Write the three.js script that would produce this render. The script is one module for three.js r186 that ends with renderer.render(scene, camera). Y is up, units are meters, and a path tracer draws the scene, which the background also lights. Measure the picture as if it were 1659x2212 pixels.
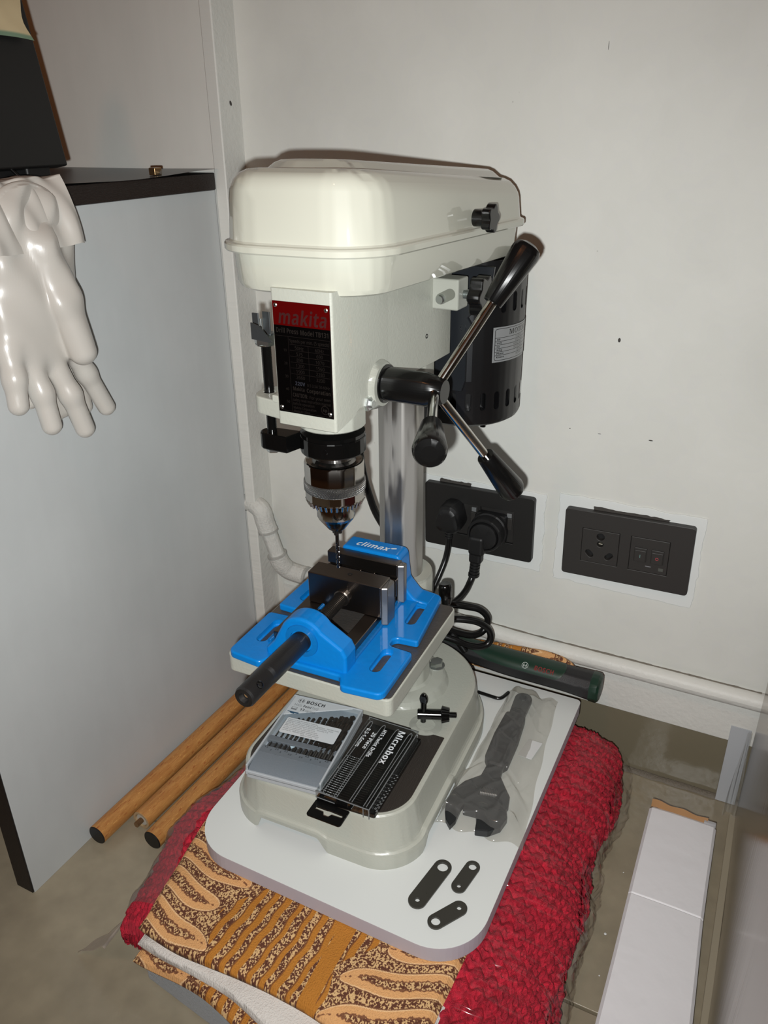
import * as THREE from 'three';
import { RoundedBoxGeometry } from 'three/addons/geometries/RoundedBoxGeometry.js';
import { MarchingCubes } from 'three/addons/objects/MarchingCubes.js';
import { mergeGeometries, mergeVertices, toCreasedNormals } from 'three/addons/utils/BufferGeometryUtils.js';
import { FontLoader } from 'three/addons/loaders/FontLoader.js';
import { Brush, Evaluator, SUBTRACTION } from 'three-bvh-csg';

// ---------------------------------------------------------------- camera, light, exposure
// World: y up, metres; the back wall is the plane z = 0, the floor y = 0, the photographer stands at z = 0.9.
const scene = new THREE.Scene();
scene.background = new THREE.Color(0x000000);
const rad = Math.PI / 180;
const camera = new THREE.PerspectiveCamera(65.24, 1659 / 2212, 0.01, 20);
const eye = new THREE.Vector3(0, 0.80147, 0.89814);
const yaw = 26.75 * rad, pitch = 25.85 * rad, roll = 0.65 * rad;
const fwd = new THREE.Vector3(-Math.sin(yaw) * Math.cos(pitch), -Math.sin(pitch), -Math.cos(yaw) * Math.cos(pitch));
const rgt0 = new THREE.Vector3(Math.cos(yaw), 0, -Math.sin(yaw));
const dwn0 = new THREE.Vector3().crossVectors(fwd, rgt0);
const rgt = rgt0.clone().multiplyScalar(Math.cos(roll)).addScaledVector(dwn0, Math.sin(roll));
const dwn = dwn0.clone().multiplyScalar(Math.cos(roll)).addScaledVector(rgt0, -Math.sin(roll));
camera.position.copy(eye);
camera.quaternion.setFromRotationMatrix(new THREE.Matrix4().makeBasis(rgt, dwn.clone().negate(), fwd.clone().negate()));
camera.updateMatrixWorld();

const renderer = new THREE.WebGLRenderer({ antialias: true });
renderer.toneMapping = THREE.LinearToneMapping;
renderer.toneMappingExposure = 1.0;
renderer.shadowMap.enabled = true;

// the phone's flash, a finger's width below and left of the lens
const flash = new THREE.SpotLight(0xfdfffe, 2.36, 0, 60 * rad, 1, 2);
flash.position.copy(eye).addScaledVector(rgt, -0.015).addScaledVector(dwn, 0.021);
flash.target.position.copy(flash.position).addScaledVector(fwd, 1);
flash.castShadow = true; flash.shadow.radius = 0.22; flash.shadow.mapSize.set(2048, 2048); flash.shadow.camera.near = 0.02;
scene.add(flash.target);
scene.add(flash);
const LAMP = { color: new THREE.Color().setRGB(1, 0.40, 0.16), power: 1.0 };   // the weak warm ceiling lamp behind the photographer (built with the room)

// ---------------------------------------------------------------- helpers
let seed = 12345;
const rnd = () => ((seed = (seed * 1664525 + 1013904223) >>> 0) / 4294967296);
const V = (x, y, z) => new THREE.Vector3(x, y, z);
const lerp = (a, b, t) => a + (b - a) * t, clamp = (x, a = 0, b = 1) => Math.min(b, Math.max(a, x));
const sstep = (a, b, x) => { const t = clamp((x - a) / (b - a)); return t * t * (3 - 2 * t); };
const count = {}, origin = new WeakMap();
const numbered = (n) => { const k = count[n] = (count[n] ?? -1) + 1; return k ? n + '_' + String(k).padStart(3, '0') : n; };
const COL = V(-0.3274, 0, 0.2079), MROT = 2 * rad;      // the drill press column and the turn of the machine
const M = (x, y, z) => V(COL.x + Math.cos(MROT) * x + Math.sin(MROT) * z, y, COL.z - Math.sin(MROT) * x + Math.cos(MROT) * z);
// a thing: a Group at its base; geometry of its parts is given in room (or machine) coordinates and moved to that base
function thing(name, label, category, [x, y, z], { mach = false, group, turn = 0 } = {}) {
  const o = new THREE.Group(); o.name = numbered(name);
  if (mach) { o.position.copy(M(x, y, z)); o.rotation.y = MROT + turn; } else { o.position.set(x, y, z); o.rotation.y = turn; }
  o.userData = { label, category }; if (group) o.userData.group = group;
  origin.set(o, turn ? [0, 0, 0] : [x, y, z]); scene.add(o); return o;
}
function prep(g) {
  let h = g.index ? g.toNonIndexed() : g;
  for (const k of Object.keys(h.attributes)) if (!['position', 'normal', 'uv'].includes(k)) h.deleteAttribute(k);
  if (!h.attributes.normal) h.computeVertexNormals();
  if (!h.attributes.uv) h.setAttribute('uv', new THREE.Float32BufferAttribute(new Float32Array(h.attributes.position.count * 2), 2));
  return h;
}
const join = (gs) => Array.isArray(gs) ? (gs.length === 1 ? gs[0] : mergeGeometries(gs.map(prep))) : gs;
function obj(name, geos, mat, parent, label) {
  let g = join(geos); let p = parent;
  while (p && !origin.has(p)) p = p.parent;
  const m = new THREE.Mesh(g, mat); m.castShadow = m.receiveShadow = true;
  if (p) { const o = origin.get(p); g = g.clone(); g.translate(-o[0], -o[1], -o[2]); m.geometry = g; m.name = name; parent.add(m); if (label) m.userData.label = label; }
  else { m.name = numbered(name); scene.add(m); }
  return m;
}
// a thing that is one mesh, its geometry given in room coordinates, its base at [x, y, z]
function solo(name, geos, mat, label, category, [x, y, z], { group, mach } = {}) {
  let g = join(geos).clone(); g.translate(-x, -y, -z);
  const m = new THREE.Mesh(g, mat); m.castShadow = m.receiveShadow = true; m.name = numbered(name);
  if (mach) { m.position.copy(M(x, y, z)); m.rotation.y = MROT; } else m.position.set(x, y, z);
  m.userData = { label, category }; if (group) m.userData.group = group; scene.add(m); return m;
}
function struct(name, geos, mat, parent) {
  const m = new THREE.Mesh(join(geos), mat); m.castShadow = m.receiveShadow = true; m.name = parent ? name : numbered(name);
  (parent ?? scene).add(m); if (!parent) m.userData.kind = 'structure'; return m;
}
const box = (x0, x1, y0, y1, z0, z1, r = 0.001) => new RoundedBoxGeometry(x1 - x0, y1 - y0, z1 - z0, 2, Math.min(r, (x1 - x0) / 2.01, (y1 - y0) / 2.01, (z1 - z0) / 2.01)).translate((x0 + x1) / 2, (y0 + y1) / 2, (z0 + z1) / 2);
// solid of revolution from p along direction d; profile is [radius, distance]
function turned(p, d, profile, seg = 32, crease = 0.6) {
  let g = new THREE.LatheGeometry(profile.map(([r, t]) => new THREE.Vector2(Math.max(r, 1e-6), t)), seg);
  if (crease) g = toCreasedNormals(g, crease);
  g.applyQuaternion(new THREE.Quaternion().setFromUnitVectors(V(0, 1, 0), d.clone().normalize()));
  return g.translate(p.x, p.y, p.z);
}
const rod = (a, b, r0, r1 = r0, seg = 24) => { const d = b.clone().sub(a), L = d.length(); return turned(a, d, [[0, 0], [r0, 0], [r1, L], [0, L]], seg); };
const tube = (pts, r, n = 80, seg = 12) => new THREE.TubeGeometry(new THREE.CatmullRomCurve3(pts.map((p) => V(...p)), false, 'centripetal'), n, r, seg, false);
function roundPoly(pts, r, n = 8) {        // pts [[x, z]...] in order, r one radius or a list; arcs of n + 1 points
  const out = [];
  pts.forEach((p, i) => {
    const a = pts[(i + pts.length - 1) % pts.length], b = pts[(i + 1) % pts.length], R = Array.isArray(r) ? r[i] : r;
    const da = [a[0] - p[0], a[1] - p[1]], db = [b[0] - p[0], b[1] - p[1]], la = Math.hypot(...da), lb = Math.hypot(...db);
    const ua = [da[0] / la, da[1] / la], ub = [db[0] / lb, db[1] / lb];
    const ang = Math.acos(clamp(ua[0] * ub[0] + ua[1] * ub[1], -1, 1)), t = Math.min(R / Math.tan(ang / 2), la * 0.5, lb * 0.5), Re = t * Math.tan(ang / 2);
    const bx = ua[0] + ub[0], bz = ua[1] + ub[1], bl = Math.hypot(bx, bz) || 1, c = [p[0] + bx / bl * Re / Math.sin(ang / 2), p[1] + bz / bl * Re / Math.sin(ang / 2)];
    const s = [p[0] + ua[0] * t - c[0], p[1] + ua[1] * t - c[1]], e = [p[0] + ub[0] * t - c[0], p[1] + ub[1] * t - c[1]];
    let a0 = Math.atan2(s[1], s[0]), a1 = Math.atan2(e[1], e[0]); if (a1 - a0 > Math.PI) a1 -= 2 * Math.PI; if (a1 - a0 < -Math.PI) a1 += 2 * Math.PI;
    for (let k = 0; k <= n; k++) { const q = lerp(a0, a1, k / n); out.push([c[0] + Re * Math.cos(q), c[1] + Re * Math.sin(q)]); }
  });
  return out;
}
function offsetPoly(pts, d) {              // grows an outline whose points run so that outside is to the left of travel
  const n = pts.length;
  return pts.map((p, i) => {
    const a = pts[(i + n - 1) % n], b = pts[(i + 1) % n];
    const n1 = [p[1] - a[1], a[0] - p[0]], n2 = [b[1] - p[1], p[0] - b[0]], l1 = Math.hypot(...n1), l2 = Math.hypot(...n2);
    const u = [n1[0] / l1, n1[1] / l1], w = [n2[0] / l2, n2[1] / l2], m = [u[0] + w[0], u[1] + w[1]], k = d * 2 / (m[0] * m[0] + m[1] * m[1]);
    return [p[0] + m[0] * k, p[1] + m[1] * k];
  });
}
function shapeOf(pts, holes = []) {
  const s = new THREE.Shape(pts.map(([x, z]) => new THREE.Vector2(x, -z)));
  for (const h of holes) s.holes.push(new THREE.Path(h.map(([x, z]) => new THREE.Vector2(x, -z))));
  return s;
}
function plan(pts, y0, y1, bevel = 0.0008, holes = [], bs = 2) {   // outline in x, z pulled up from y0 to y1
  const b = Math.min(bevel, (y1 - y0) / 2.05);
  const g = new THREE.ExtrudeGeometry(shapeOf(pts, holes), { depth: y1 - y0 - 2 * b, bevelEnabled: b > 0, bevelThickness: b, bevelSize: b, bevelOffset: -b, bevelSegments: bs, curveSegments: 12 });
  g.rotateX(-Math.PI / 2); g.translate(0, y0 + b, 0); return g;
}
const circle = (x, z, r, n = 32) => Array.from({ length: n }, (_, i) => [x + r * Math.cos(i / n * 2 * Math.PI), z + r * Math.sin(i / n * 2 * Math.PI)]);
const capsule = (ax, az, bx, bz, r, n = 10) => { const a = Math.atan2(bz - az, bx - ax), o = []; for (let k = 0; k <= n; k++) o.push([bx + r * Math.cos(a - Math.PI / 2 + Math.PI * k / n), bz + r * Math.sin(a - Math.PI / 2 + Math.PI * k / n)]); for (let k = 0; k <= n; k++) o.push([ax + r * Math.cos(a + Math.PI / 2 + Math.PI * k / n), az + r * Math.sin(a + Math.PI / 2 + Math.PI * k / n)]); return o; };
function loft(rings, { capA = false, capB = false, crease = 0.5, closed = true } = {}) {   // rings of equal length; uv in metres
  const n = rings[0].length, m = rings.length, pos = [], uv = [], idx = [], w = closed ? n + 1 : n;
  let vlen = 0;
  for (let j = 0; j < m; j++) {
    if (j) vlen += rings[j][0].distanceTo(rings[j - 1][0]);
    let ulen = 0;
    for (let i = 0; i < w; i++) { const p = rings[j][i % n]; if (i) ulen += p.distanceTo(rings[j][i - 1]); pos.push(p.x, p.y, p.z); uv.push(ulen, vlen); }
  }
  for (let j = 0; j < m - 1; j++) for (let i = 0; i < w - 1; i++) { const a = j * w + i, b = a + 1, c = a + w, d = c + 1; idx.push(a, b, d, a, d, c); }
  for (const [cap, j, flip] of [[capA, 0, true], [capB, m - 1, false]]) if (cap) {
    const q = rings[j], c = q.reduce((s, p) => s.add(p), V(0, 0, 0)).divideScalar(n), b0 = pos.length / 3;
    pos.push(c.x, c.y, c.z); uv.push(c.x, c.z); q.forEach((p) => { pos.push(p.x, p.y, p.z); uv.push(p.x, p.z); });
    for (let i = 0; i < n; i++) { const a = b0 + 1 + i, b = b0 + 1 + (i + 1) % n; flip ? idx.push(b0, b, a) : idx.push(b0, a, b); }
  }
  let g = new THREE.BufferGeometry(); g.setAttribute('position', new THREE.Float32BufferAttribute(pos, 3)); g.setAttribute('uv', new THREE.Float32BufferAttribute(uv, 2)); g.setIndex(idx);
  if (crease) return toCreasedNormals(g, crease);
  g.computeVertexNormals(); return g;
}
function grid(nu, nv, f, wrapNormals = false) {       // open surface f(u, v) -> Vector3, uv in 0..1
  const pos = [], uv = [], idx = [];
  for (let j = 0; j <= nv; j++) for (let i = 0; i <= nu; i++) { const p = f(i / nu, j / nv); pos.push(p.x, p.y, p.z); uv.push(i / nu, j / nv); }
  for (let j = 0; j < nv; j++) for (let i = 0; i < nu; i++) { const a = j * (nu + 1) + i; idx.push(a, a + 1, a + nu + 2, a, a + nu + 2, a + nu + 1); }
  const g = new THREE.BufferGeometry(); g.setAttribute('position', new THREE.Float32BufferAttribute(pos, 3)); g.setAttribute('uv', new THREE.Float32BufferAttribute(uv, 2)); g.setIndex(idx); g.computeVertexNormals(); return g;
}
function planar(g, fu, fv) { const p = g.attributes.position, uv = new Float32Array(p.count * 2); for (let i = 0; i < p.count; i++) { const x = p.getX(i), y = p.getY(i), z = p.getZ(i); uv[2 * i] = fu(x, y, z); uv[2 * i + 1] = fv(x, y, z); } g.setAttribute('uv', new THREE.BufferAttribute(uv, 2)); return g; }
const hex = (p, d, r, h, spin = 0) => { const g = new THREE.CylinderGeometry(r * 0.94, r, h * 0.25, 6, 1).translate(0, h * 0.875, 0), b = new THREE.CylinderGeometry(r, r, h * 0.75, 6, 1).translate(0, h * 0.375, 0); const m = join([g, b]).rotateY(spin); const o = toCreasedNormals(m, 0.3); o.applyQuaternion(new THREE.Quaternion().setFromUnitVectors(V(0, 1, 0), d.clone().normalize())); return o.translate(p.x, p.y, p.z); };

// tileable value noise for textures
const perm = Array.from({ length: 4096 }, () => rnd());
const hash = (x, y, s) => perm[(((x * 73) ^ (y * 151) ^ (s * 977)) & 4095)];
function vnoise(x, y, P, s) { const xi = Math.floor(x), yi = Math.floor(y), fx = x - xi, fy = y - yi, u = fx * fx * (3 - 2 * fx), v = fy * fy * (3 - 2 * fy), m = (a) => ((a % P) + P) % P; return lerp(lerp(hash(m(xi), m(yi), s), hash(m(xi + 1), m(yi), s), u), lerp(hash(m(xi), m(yi + 1), s), hash(m(xi + 1), m(yi + 1), s), u), v); }
const fbm = (x, y, P, o = 4, s = 1) => { let a = 0, w = 0.5, t = 0; for (let i = 0; i < o; i++) { a += w * vnoise(x, y, P, s + i); t += w; x *= 2; y *= 2; P *= 2; w *= 0.5; } return a / t; };
const n3 = (x, y, z) => fbm(x + z * 3.1, y - z * 2.3, 64, 3, 7);
function tex(w, h, f, { srgb = true, rx = 1, ry = 1, wrap = true } = {}) {
  const d = new Uint8Array(w * h * 4);
  for (let j = 0; j < h; j++) for (let i = 0; i < w; i++) { const c = f(i / w, j / h), k = (j * w + i) * 4; if (typeof c === 'number') d[k] = d[k + 1] = d[k + 2] = clamp(c) * 255; else { d[k] = clamp(c[0], 0, 255); d[k + 1] = clamp(c[1], 0, 255); d[k + 2] = clamp(c[2], 0, 255); } d[k + 3] = 255; }
  const t = new THREE.DataTexture(d, w, h); t.magFilter = THREE.LinearFilter; t.minFilter = THREE.LinearMipmapLinearFilter; t.generateMipmaps = true;
  if (wrap) t.wrapS = t.wrapT = THREE.RepeatWrapping; t.repeat.set(rx, ry); if (srgb) t.colorSpace = THREE.SRGBColorSpace; t.needsUpdate = true; return t;
}
function canvasTex(w, h, draw) { const c = document.createElement('canvas'); c.width = w; c.height = h; draw(c.getContext('2d'), w, h); const t = new THREE.CanvasTexture(c); t.colorSpace = THREE.SRGBColorSpace; t.anisotropy = 8; return t; }
const rep = (t, a, b = a) => { const c = t.clone(); c.repeat.set(a, b); c.needsUpdate = true; return c; };
const mixc = (a, b, t) => [lerp(a[0], b[0], t), lerp(a[1], b[1], t), lerp(a[2], b[2], t)];
const loader = new FontLoader();
const fontBold = await loader.loadAsync('fonts/droid/droid_sans_bold.typeface.json');
const fontRegular = await loader.loadAsync('fonts/droid/droid_sans_regular.typeface.json');
// lettering as flat cut-out shapes lying in the x-y plane, centred or from the left
function letters(s, size, font = fontBold, centre = true, width) { const g = new THREE.ShapeGeometry(font.generateShapes(s, size), 4); g.computeBoundingBox(); const b = g.boundingBox; if (width) g.scale(width / (b.max.x - b.min.x), 1, 1), g.computeBoundingBox(); const q = g.boundingBox; return g.translate(centre ? -(q.min.x + q.max.x) / 2 : -q.min.x, 0, 0); }
const lie = (g, x, y, z, turn = 0) => g.rotateX(-Math.PI / 2).rotateY(turn).translate(x, y, z);

// ---------------------------------------------------------------- materials
const grain = tex(256, 256, (u, v) => fbm(u * 16, v * 16, 16, 4, 3), { srgb: false });
const fine = tex(256, 256, (u, v) => fbm(u * 64, v * 64, 64, 2, 11), { srgb: false });
const S = (color, roughness = 0.5, metalness = 0, o = {}) => new THREE.MeshStandardMaterial({ color, roughness, metalness, side: THREE.DoubleSide, ...o });
const Ph = (color, roughness = 0.5, metalness = 0, o = {}) => new THREE.MeshPhysicalMaterial({ color, roughness, metalness, side: THREE.DoubleSide, ...o });
const rgb = (r, g, b) => new THREE.Color().setRGB(r, g, b);
const MAT = {
  gloss: Ph(rgb(0.50, 0.50, 0.425), 0.5, 0, { specularIntensity: 0.4, clearcoat: 1, clearcoatRoughness: 0.05 }),
  cast: Ph(rgb(0.42, 0.43, 0.375), 0.42, 0, { clearcoat: 0.45, clearcoatRoughness: 0.22, bumpMap: rep(grain, 30), bumpScale: 0.00016 }),
  castFine: Ph(rgb(0.42, 0.43, 0.375), 0.42, 0, { clearcoat: 0.45, clearcoatRoughness: 0.22, bumpMap: rep(grain, 30), bumpScale: 0.00016 }),
  steel: S(rgb(0.50, 0.48, 0.45), 0.14, 1), chrome: S(rgb(0.62, 0.6, 0.57), 0.09, 1), zinc: S(rgb(0.62, 0.65, 0.64), 0.28, 1),
  darkSteel: S(rgb(0.08, 0.07, 0.062), 0.3, 0.9), jaw: S(rgb(0.2, 0.175, 0.155), 0.3, 1), satin: S(rgb(0.33, 0.32, 0.31), 0.45, 1), bit: S(rgb(0.22, 0.22, 0.22), 0.22, 1),
  black: S(rgb(0.004, 0.004, 0.004), 0.2), blackMatte: S(rgb(0.006, 0.006, 0.006), 0.5), blackGloss: S(rgb(0.003, 0.003, 0.003), 0.12),
  motor: S(rgb(0.005, 0.005, 0.0055), 0.36), rubber: S(rgb(0.006, 0.006, 0.0065), 0.5), cable: S(rgb(0.004, 0.004, 0.004), 0.3),
  blue: Ph(rgb(0.001, 0.175, 0.53), 0.5, 0, { specularIntensity: 0.3, clearcoat: 0.45, clearcoatRoughness: 0.1, bumpMap: rep(grain, 12), bumpScale: 0.0003 }),
  white: S(rgb(0.70, 0.72, 0.70), 0.42), whiteText: S(rgb(0.75, 0.78, 0.8), 0.5), clear: Ph(rgb(0.97, 0.98, 0.98), 0.06, 0, { transmission: 1, thickness: 0, ior: 1.45 }),
};
// ---------------------------------------------------------------- the room
const WX = -0.641, CX = -0.659, PX = 0.06;              // left pilaster face, cupboard face, metal panel on the right
const wallTex = tex(1024, 1024, (u, v) => {           // 1.1 m x 1.1 m of old cream gloss paint with smudges
  const n = fbm(u * 6, v * 6, 6, 4, 21), m = fbm(u * 24, v * 24, 24, 3, 31), f = vnoise(u * 500, v * 500, 500, 5);
  let k = 1 - 0.045 * n - 0.03 * m;
  const sp = vnoise(u * 170, v * 130, 4096, 40); if (sp > 0.9975) k -= 0.25 * f;
  return [219 * k, 220 * k, 214 * k];
});
const wallBump = tex(512, 512, (u, v) => 0.7 * fbm(u * 5, v * 5, 5, 3, 51) + 0.25 * fbm(u * 40, v * 40, 40, 2, 52) + 0.05 * vnoise(u * 250, v * 250, 250, 8), { srgb: false });
MAT.wall = Ph(0xffffff, 0.5, 0, { specularIntensity: 0.35, map: rep(wallTex, 1 / 1.1), bumpMap: rep(wallBump, 1 / 0.5), bumpScale: 0.0012 });
MAT.far = S(rgb(0.22, 0.19, 0.165), 0.8);
MAT.trim = Ph(rgb(0.66, 0.66, 0.62), 0.45, 0, { specularIntensity: 0.5, bumpMap: rep(wallBump, 6), bumpScale: 0.0015 });
const lamTex = tex(512, 512, (u, v) => { const n = fbm(u * 5, v * 5, 5, 4, 61), s = fbm(u * 60, v * 9, 60, 2, 62); const k = 1 - 0.07 * n - 0.012 * s; return [238 * k, 242 * k, 241 * k]; });
MAT.laminate = S(rgb(0.71, 0.71, 0.715), 0.45, 0, { map: rep(lamTex, 1.6) });
MAT.laminateUp = S(rgb(0.93, 0.89, 0.84), 0.5, 0, { map: rep(lamTex, 1.3) });
MAT.darkWood = S(rgb(0.016, 0.010, 0.008), 0.5, 0, { bumpMap: rep(fine, 4, 0.6), bumpScale: 0.0004 });
const tileTex = tex(512, 512, (u, v) => { const n = fbm(u * 6, v * 6, 6, 4, 71), s = fbm(u * 40, v * 40, 40, 3, 72); const k = 1 - 0.16 * n - 0.1 * s; return [174 * k, 164 * k, 141 * k]; });
MAT.tile = [0, 1, 2].map((i) => S([0xffffff, 0xf6f4f0, 0xeeeae6][i], 0.28, 0, { map: rep(tileTex, 1.4 + i * 0.2), bumpMap: rep(grain, 5), bumpScale: 0.0004 }));
MAT.skirt = S(rgb(0.185, 0.163, 0.112), 0.16, 0, { bumpMap: rep(wallBump, 3), bumpScale: 0.0006 });
MAT.grout = S(rgb(0.05, 0.045, 0.04), 0.9);
const metreUV = (g, a = 'x', b = 'y') => planar(g, (x, y, z) => ({ x, y, z }[a]), (x, y, z) => ({ x, y, z }[b]));

const wallB = struct('wall_back', metreUV(box(-1.8, 1.4, -0.12, 2.7, -0.12, 0)), MAT.wall);
struct('wall_left', metreUV(box(-1.8, CX + 0.0003, 0.0, 2.6, 0.004, 0.0335, 0.0008)), MAT.laminateUp);
struct('wall_left', metreUV(box(-1.95, -1.8, -0.12, 2.7, -0.1, 2.4), 'z', 'y'), MAT.far);
struct('wall_right', metreUV(box(1.4, 1.5, -0.12, 2.7, -0.12, 2.4), 'z', 'y'), MAT.far);
struct('wall_front', metreUV(box(-1.95, 1.5, -0.12, 2.7, 2.4, 2.5)), MAT.far);
struct('ceiling', metreUV(box(-1.95, 1.5, 2.6, 2.72, -0.12, 2.5), 'x', 'z'), MAT.far);
struct('trim_1', [metreUV(box(CX + 0.0008, WX, 0, 2.6, -0.002, 0.043, 0.002), 'z', 'y')], MAT.trim);       // pilaster in the corner
// floor of tiles laid on a dark bed
const floor = struct('floor', [box(-1.95, 1.5, -0.14, -0.012, -0.12, 2.5)], MAT.grout);
for (const [i, [z0, z1]] of [[0.002, 0.358], [0.361, 0.958], [0.961, 1.558], [1.561, 2.4]].entries())
  for (const [k, [x0, x1]] of [[-1.8, -0.9015], [-0.8985, -0.3015], [-0.2985, 0.2985], [0.3015, 1.4]].entries()) {
    const t = struct('floor_tile', metreUV(box(x0, x1, -0.013, 0, z0, z1, 0.0012), 'x', 'z'), MAT.tile[(i + 2 * k) % 3], floor); t.position.y = 0;
  }
// skirting tiles, and the rough cement line where they meet the floor
const sk = struct('baseboard_back', metreUV(box(-0.63, 1.4, 0, 0.094, -0.01, 0.0012, 0.0008)), MAT.skirt);
{
  const rings = []; for (let i = 0; i <= 160; i++) { const x = lerp(-0.63, 1.2, i / 160), r = []; for (let k = 0; k < 8; k++) { const a = k / 8 * 2 * Math.PI, rr = 0.004 + 0.0045 * n3(x * 60, k * 1.7, 1) ; r.push(V(x, 0.0005 + Math.max(-0.001, rr * 0.55 * Math.sin(a)), 0.004 + rr * Math.cos(a))); } rings.push(r); }
  obj2('grout_line', loft(rings, { crease: 0 }), S(rgb(0.16, 0.14, 0.11), 0.7, 0, { bumpMap: rep(grain, 30), bumpScale: 0.001 }), sk);
}
function obj2(name, g, mat, parent) { const m = new THREE.Mesh(join(g), mat); m.castShadow = m.receiveShadow = true; m.name = name; parent.add(m); return m; }
// steps of old paint: white plaster band above the skirting, rough filler around the sockets
obj2('plaster_band', metreUV(box(-0.63, 1.2, 0.0935, 0.156, -0.01, 0.0022, 0.0012)), MAT.trim, wallB);
function ragged(x0, x1, y0, y1, amp, s) {
  const pts = []; const N = 46;
  const edge = (ax, ay, bx, by, nx, ny) => { for (let i = 0; i < N; i++) { const t = i / N, k = (n3(ax * 40 + t * 9, ay * 40 + t * 7, s) - 0.5) * 2 * amp; pts.push([lerp(ax, bx, t) + nx * k, lerp(ay, by, t) + ny * k]); } };
  edge(x0, y0, x1, y0, 0, 1); edge(x1, y0, x1, y1, 1, 0); edge(x1, y1, x0, y1, 0, 1); edge(x0, y1, x0, y0, 1, 0); return pts;
}
for (const [x0, x1, y0, y1, s] of [[-0.395, -0.226, 0.276, 0.384, 1], [-0.208, -0.038, 0.272, 0.3905, 2]]) {
  const sh = new THREE.Shape(ragged(x0, x1, y0, y1, 0.0028, s).map(([x, y]) => new THREE.Vector2(x, y)));
  obj2('plaster_patch', new THREE.ExtrudeGeometry(sh, { depth: 0.0015, bevelEnabled: true, bevelSize: 0.0006, bevelThickness: 0.0006, bevelSegments: 1 }), S(rgb(0.69, 0.715, 0.70), 0.55), wallB);
}
// ragged dark gaps where the plaster broke away above the plates
for (const [x0, x1, y0, y1, s] of [[-0.166, -0.078, 0.3720, 0.3822, 5], [-0.368, -0.325, 0.372, 0.3822, 6]]) { const sh = new THREE.Shape(ragged(x0, x1, y0, y1, 0.0012, s).map(([x, y]) => new THREE.Vector2(x, y))); obj2('gap', new THREE.ExtrudeGeometry(sh, { depth: 0.0006, bevelEnabled: false }).translate(0, 0, 0.0021), MAT.grout, wallB); }
// chipped plaster and pencil-dark nicks in the wall
for (const [x, y, w, h] of [[-0.160, 0.585, 0.003, 0.005], [-0.2775, 0.5665, 0.006, 0.0018], [-0.205, 0.4755, 0.002, 0.0008], [-0.17, 0.474, 0.004, 0.0006], [-0.112, 0.475, 0.005, 0.0012], [-0.203, 0.868, 0.0005, 0.008], [-0.12, 0.155, 0.004, 0.0022]]) {
  const g = new THREE.SphereGeometry(1, 12, 6).scale(w / 2, h / 2, 0.0007).translate(x, y, 0.0003); obj2('chip', g, MAT.grout, wallB);
}
{ const g = new THREE.SphereGeometry(1, 12, 6).scale(0.0008, 0.003, 0.0018).rotateX(0.4).translate(WX + 0.0004, 0.826, 0.021); struct('chip', g, MAT.grout, scene.getObjectByName('trim_1')); }
// the lamp that lights the rest of the room, outside the picture
{
  const t = thing('ceiling_lamp', 'round warm ceiling lamp behind the photographer', 'lamp', [-0.2, 2.6, 1.7]);
  obj('lamp_base', turned(V(-0.2, 2.6, 1.7), V(0, -1, 0), [[0, 0], [0.12, 0], [0.12, 0.03], [0.11, 0.035], [0, 0.035]]), MAT.white, t);
  obj('diffuser', turned(V(-0.2, 2.565, 1.7), V(0, -1, 0), [[0.1, 0], [0.09, 0.025], [0.05, 0.04], [0, 0.045]]), S(0x000000, 0.5, 0, { emissive: LAMP.color, emissiveIntensity: 4 }), t);
  const l = new THREE.PointLight(LAMP.color, LAMP.power, 0, 2); l.position.set(0, -0.12, 0); l.castShadow = true; l.shadow.radius = 4; t.add(l);
}

// ---------------------------------------------------------------- left: cupboard, worktop and what stands on it
{
  const t = thing('cupboard', 'pale grey laminate cupboard side with a dark brown edge, left of the drill press', 'cupboard', [-0.95, 0, 0.27]);
  obj('side_panel', [metreUV(box(CX - 0.004, CX, 0.0, 0.731, 0.043, 0.505, 0.0005), 'z', 'y'), box(CX - 0.018, CX - 0.0042, 0.006, 0.731, 0.043, 0.5)], MAT.laminate, t);
  obj('edge_strip', box(CX - 0.026, CX - 0.0003, 0.0015, 0.731, 0.5052, 0.5075, 0.0006), MAT.darkWood, t, 'dark brown front edge strip');
  obj('foot_rail', box(-1.2, CX - 0.02, 0.03, 0.075, 0.44, 0.46, 0.002), MAT.darkWood, t, 'dark brown rail');
  obj('back_panel', box(-1.25, CX - 0.019, 0.01, 0.731, 0.045, 0.05), MAT.laminate, t);
  obj('inner_side', box(-1.25, -1.232, 0, 0.731, 0.05, 0.505), MAT.laminate, t);
}
{
  const rings = [];
  const t = thing('worktop', 'thick dark brown worktop over the grey cupboard', 'worktop', [-0.95, 0.7315, 0.3]);
  obj('slab', box(-1.25, CX + 0.004, 0.7315, 0.7505, 0.046, 0.62, 0.0012), MAT.darkWood, t);
  const mat = solo('desk_mat', grid(60, 40, (u, v) => { const x = lerp(-1.1, CX + 0.0075, u), z = lerp(0.036, 0.6, v); return V(x, 0.7516 + 0.0012 * Math.sin(z * 26) * sstep(0.7, 1, u) + 0.0022 * sstep(0.25, 0.03, z), z); }), S(rgb(0.10, 0.125, 0.15), 0.35), 'thin blue-grey plastic sheet lying on the dark worktop', 'mat', [-0.9, 0.7512, 0.3]);
}
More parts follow.
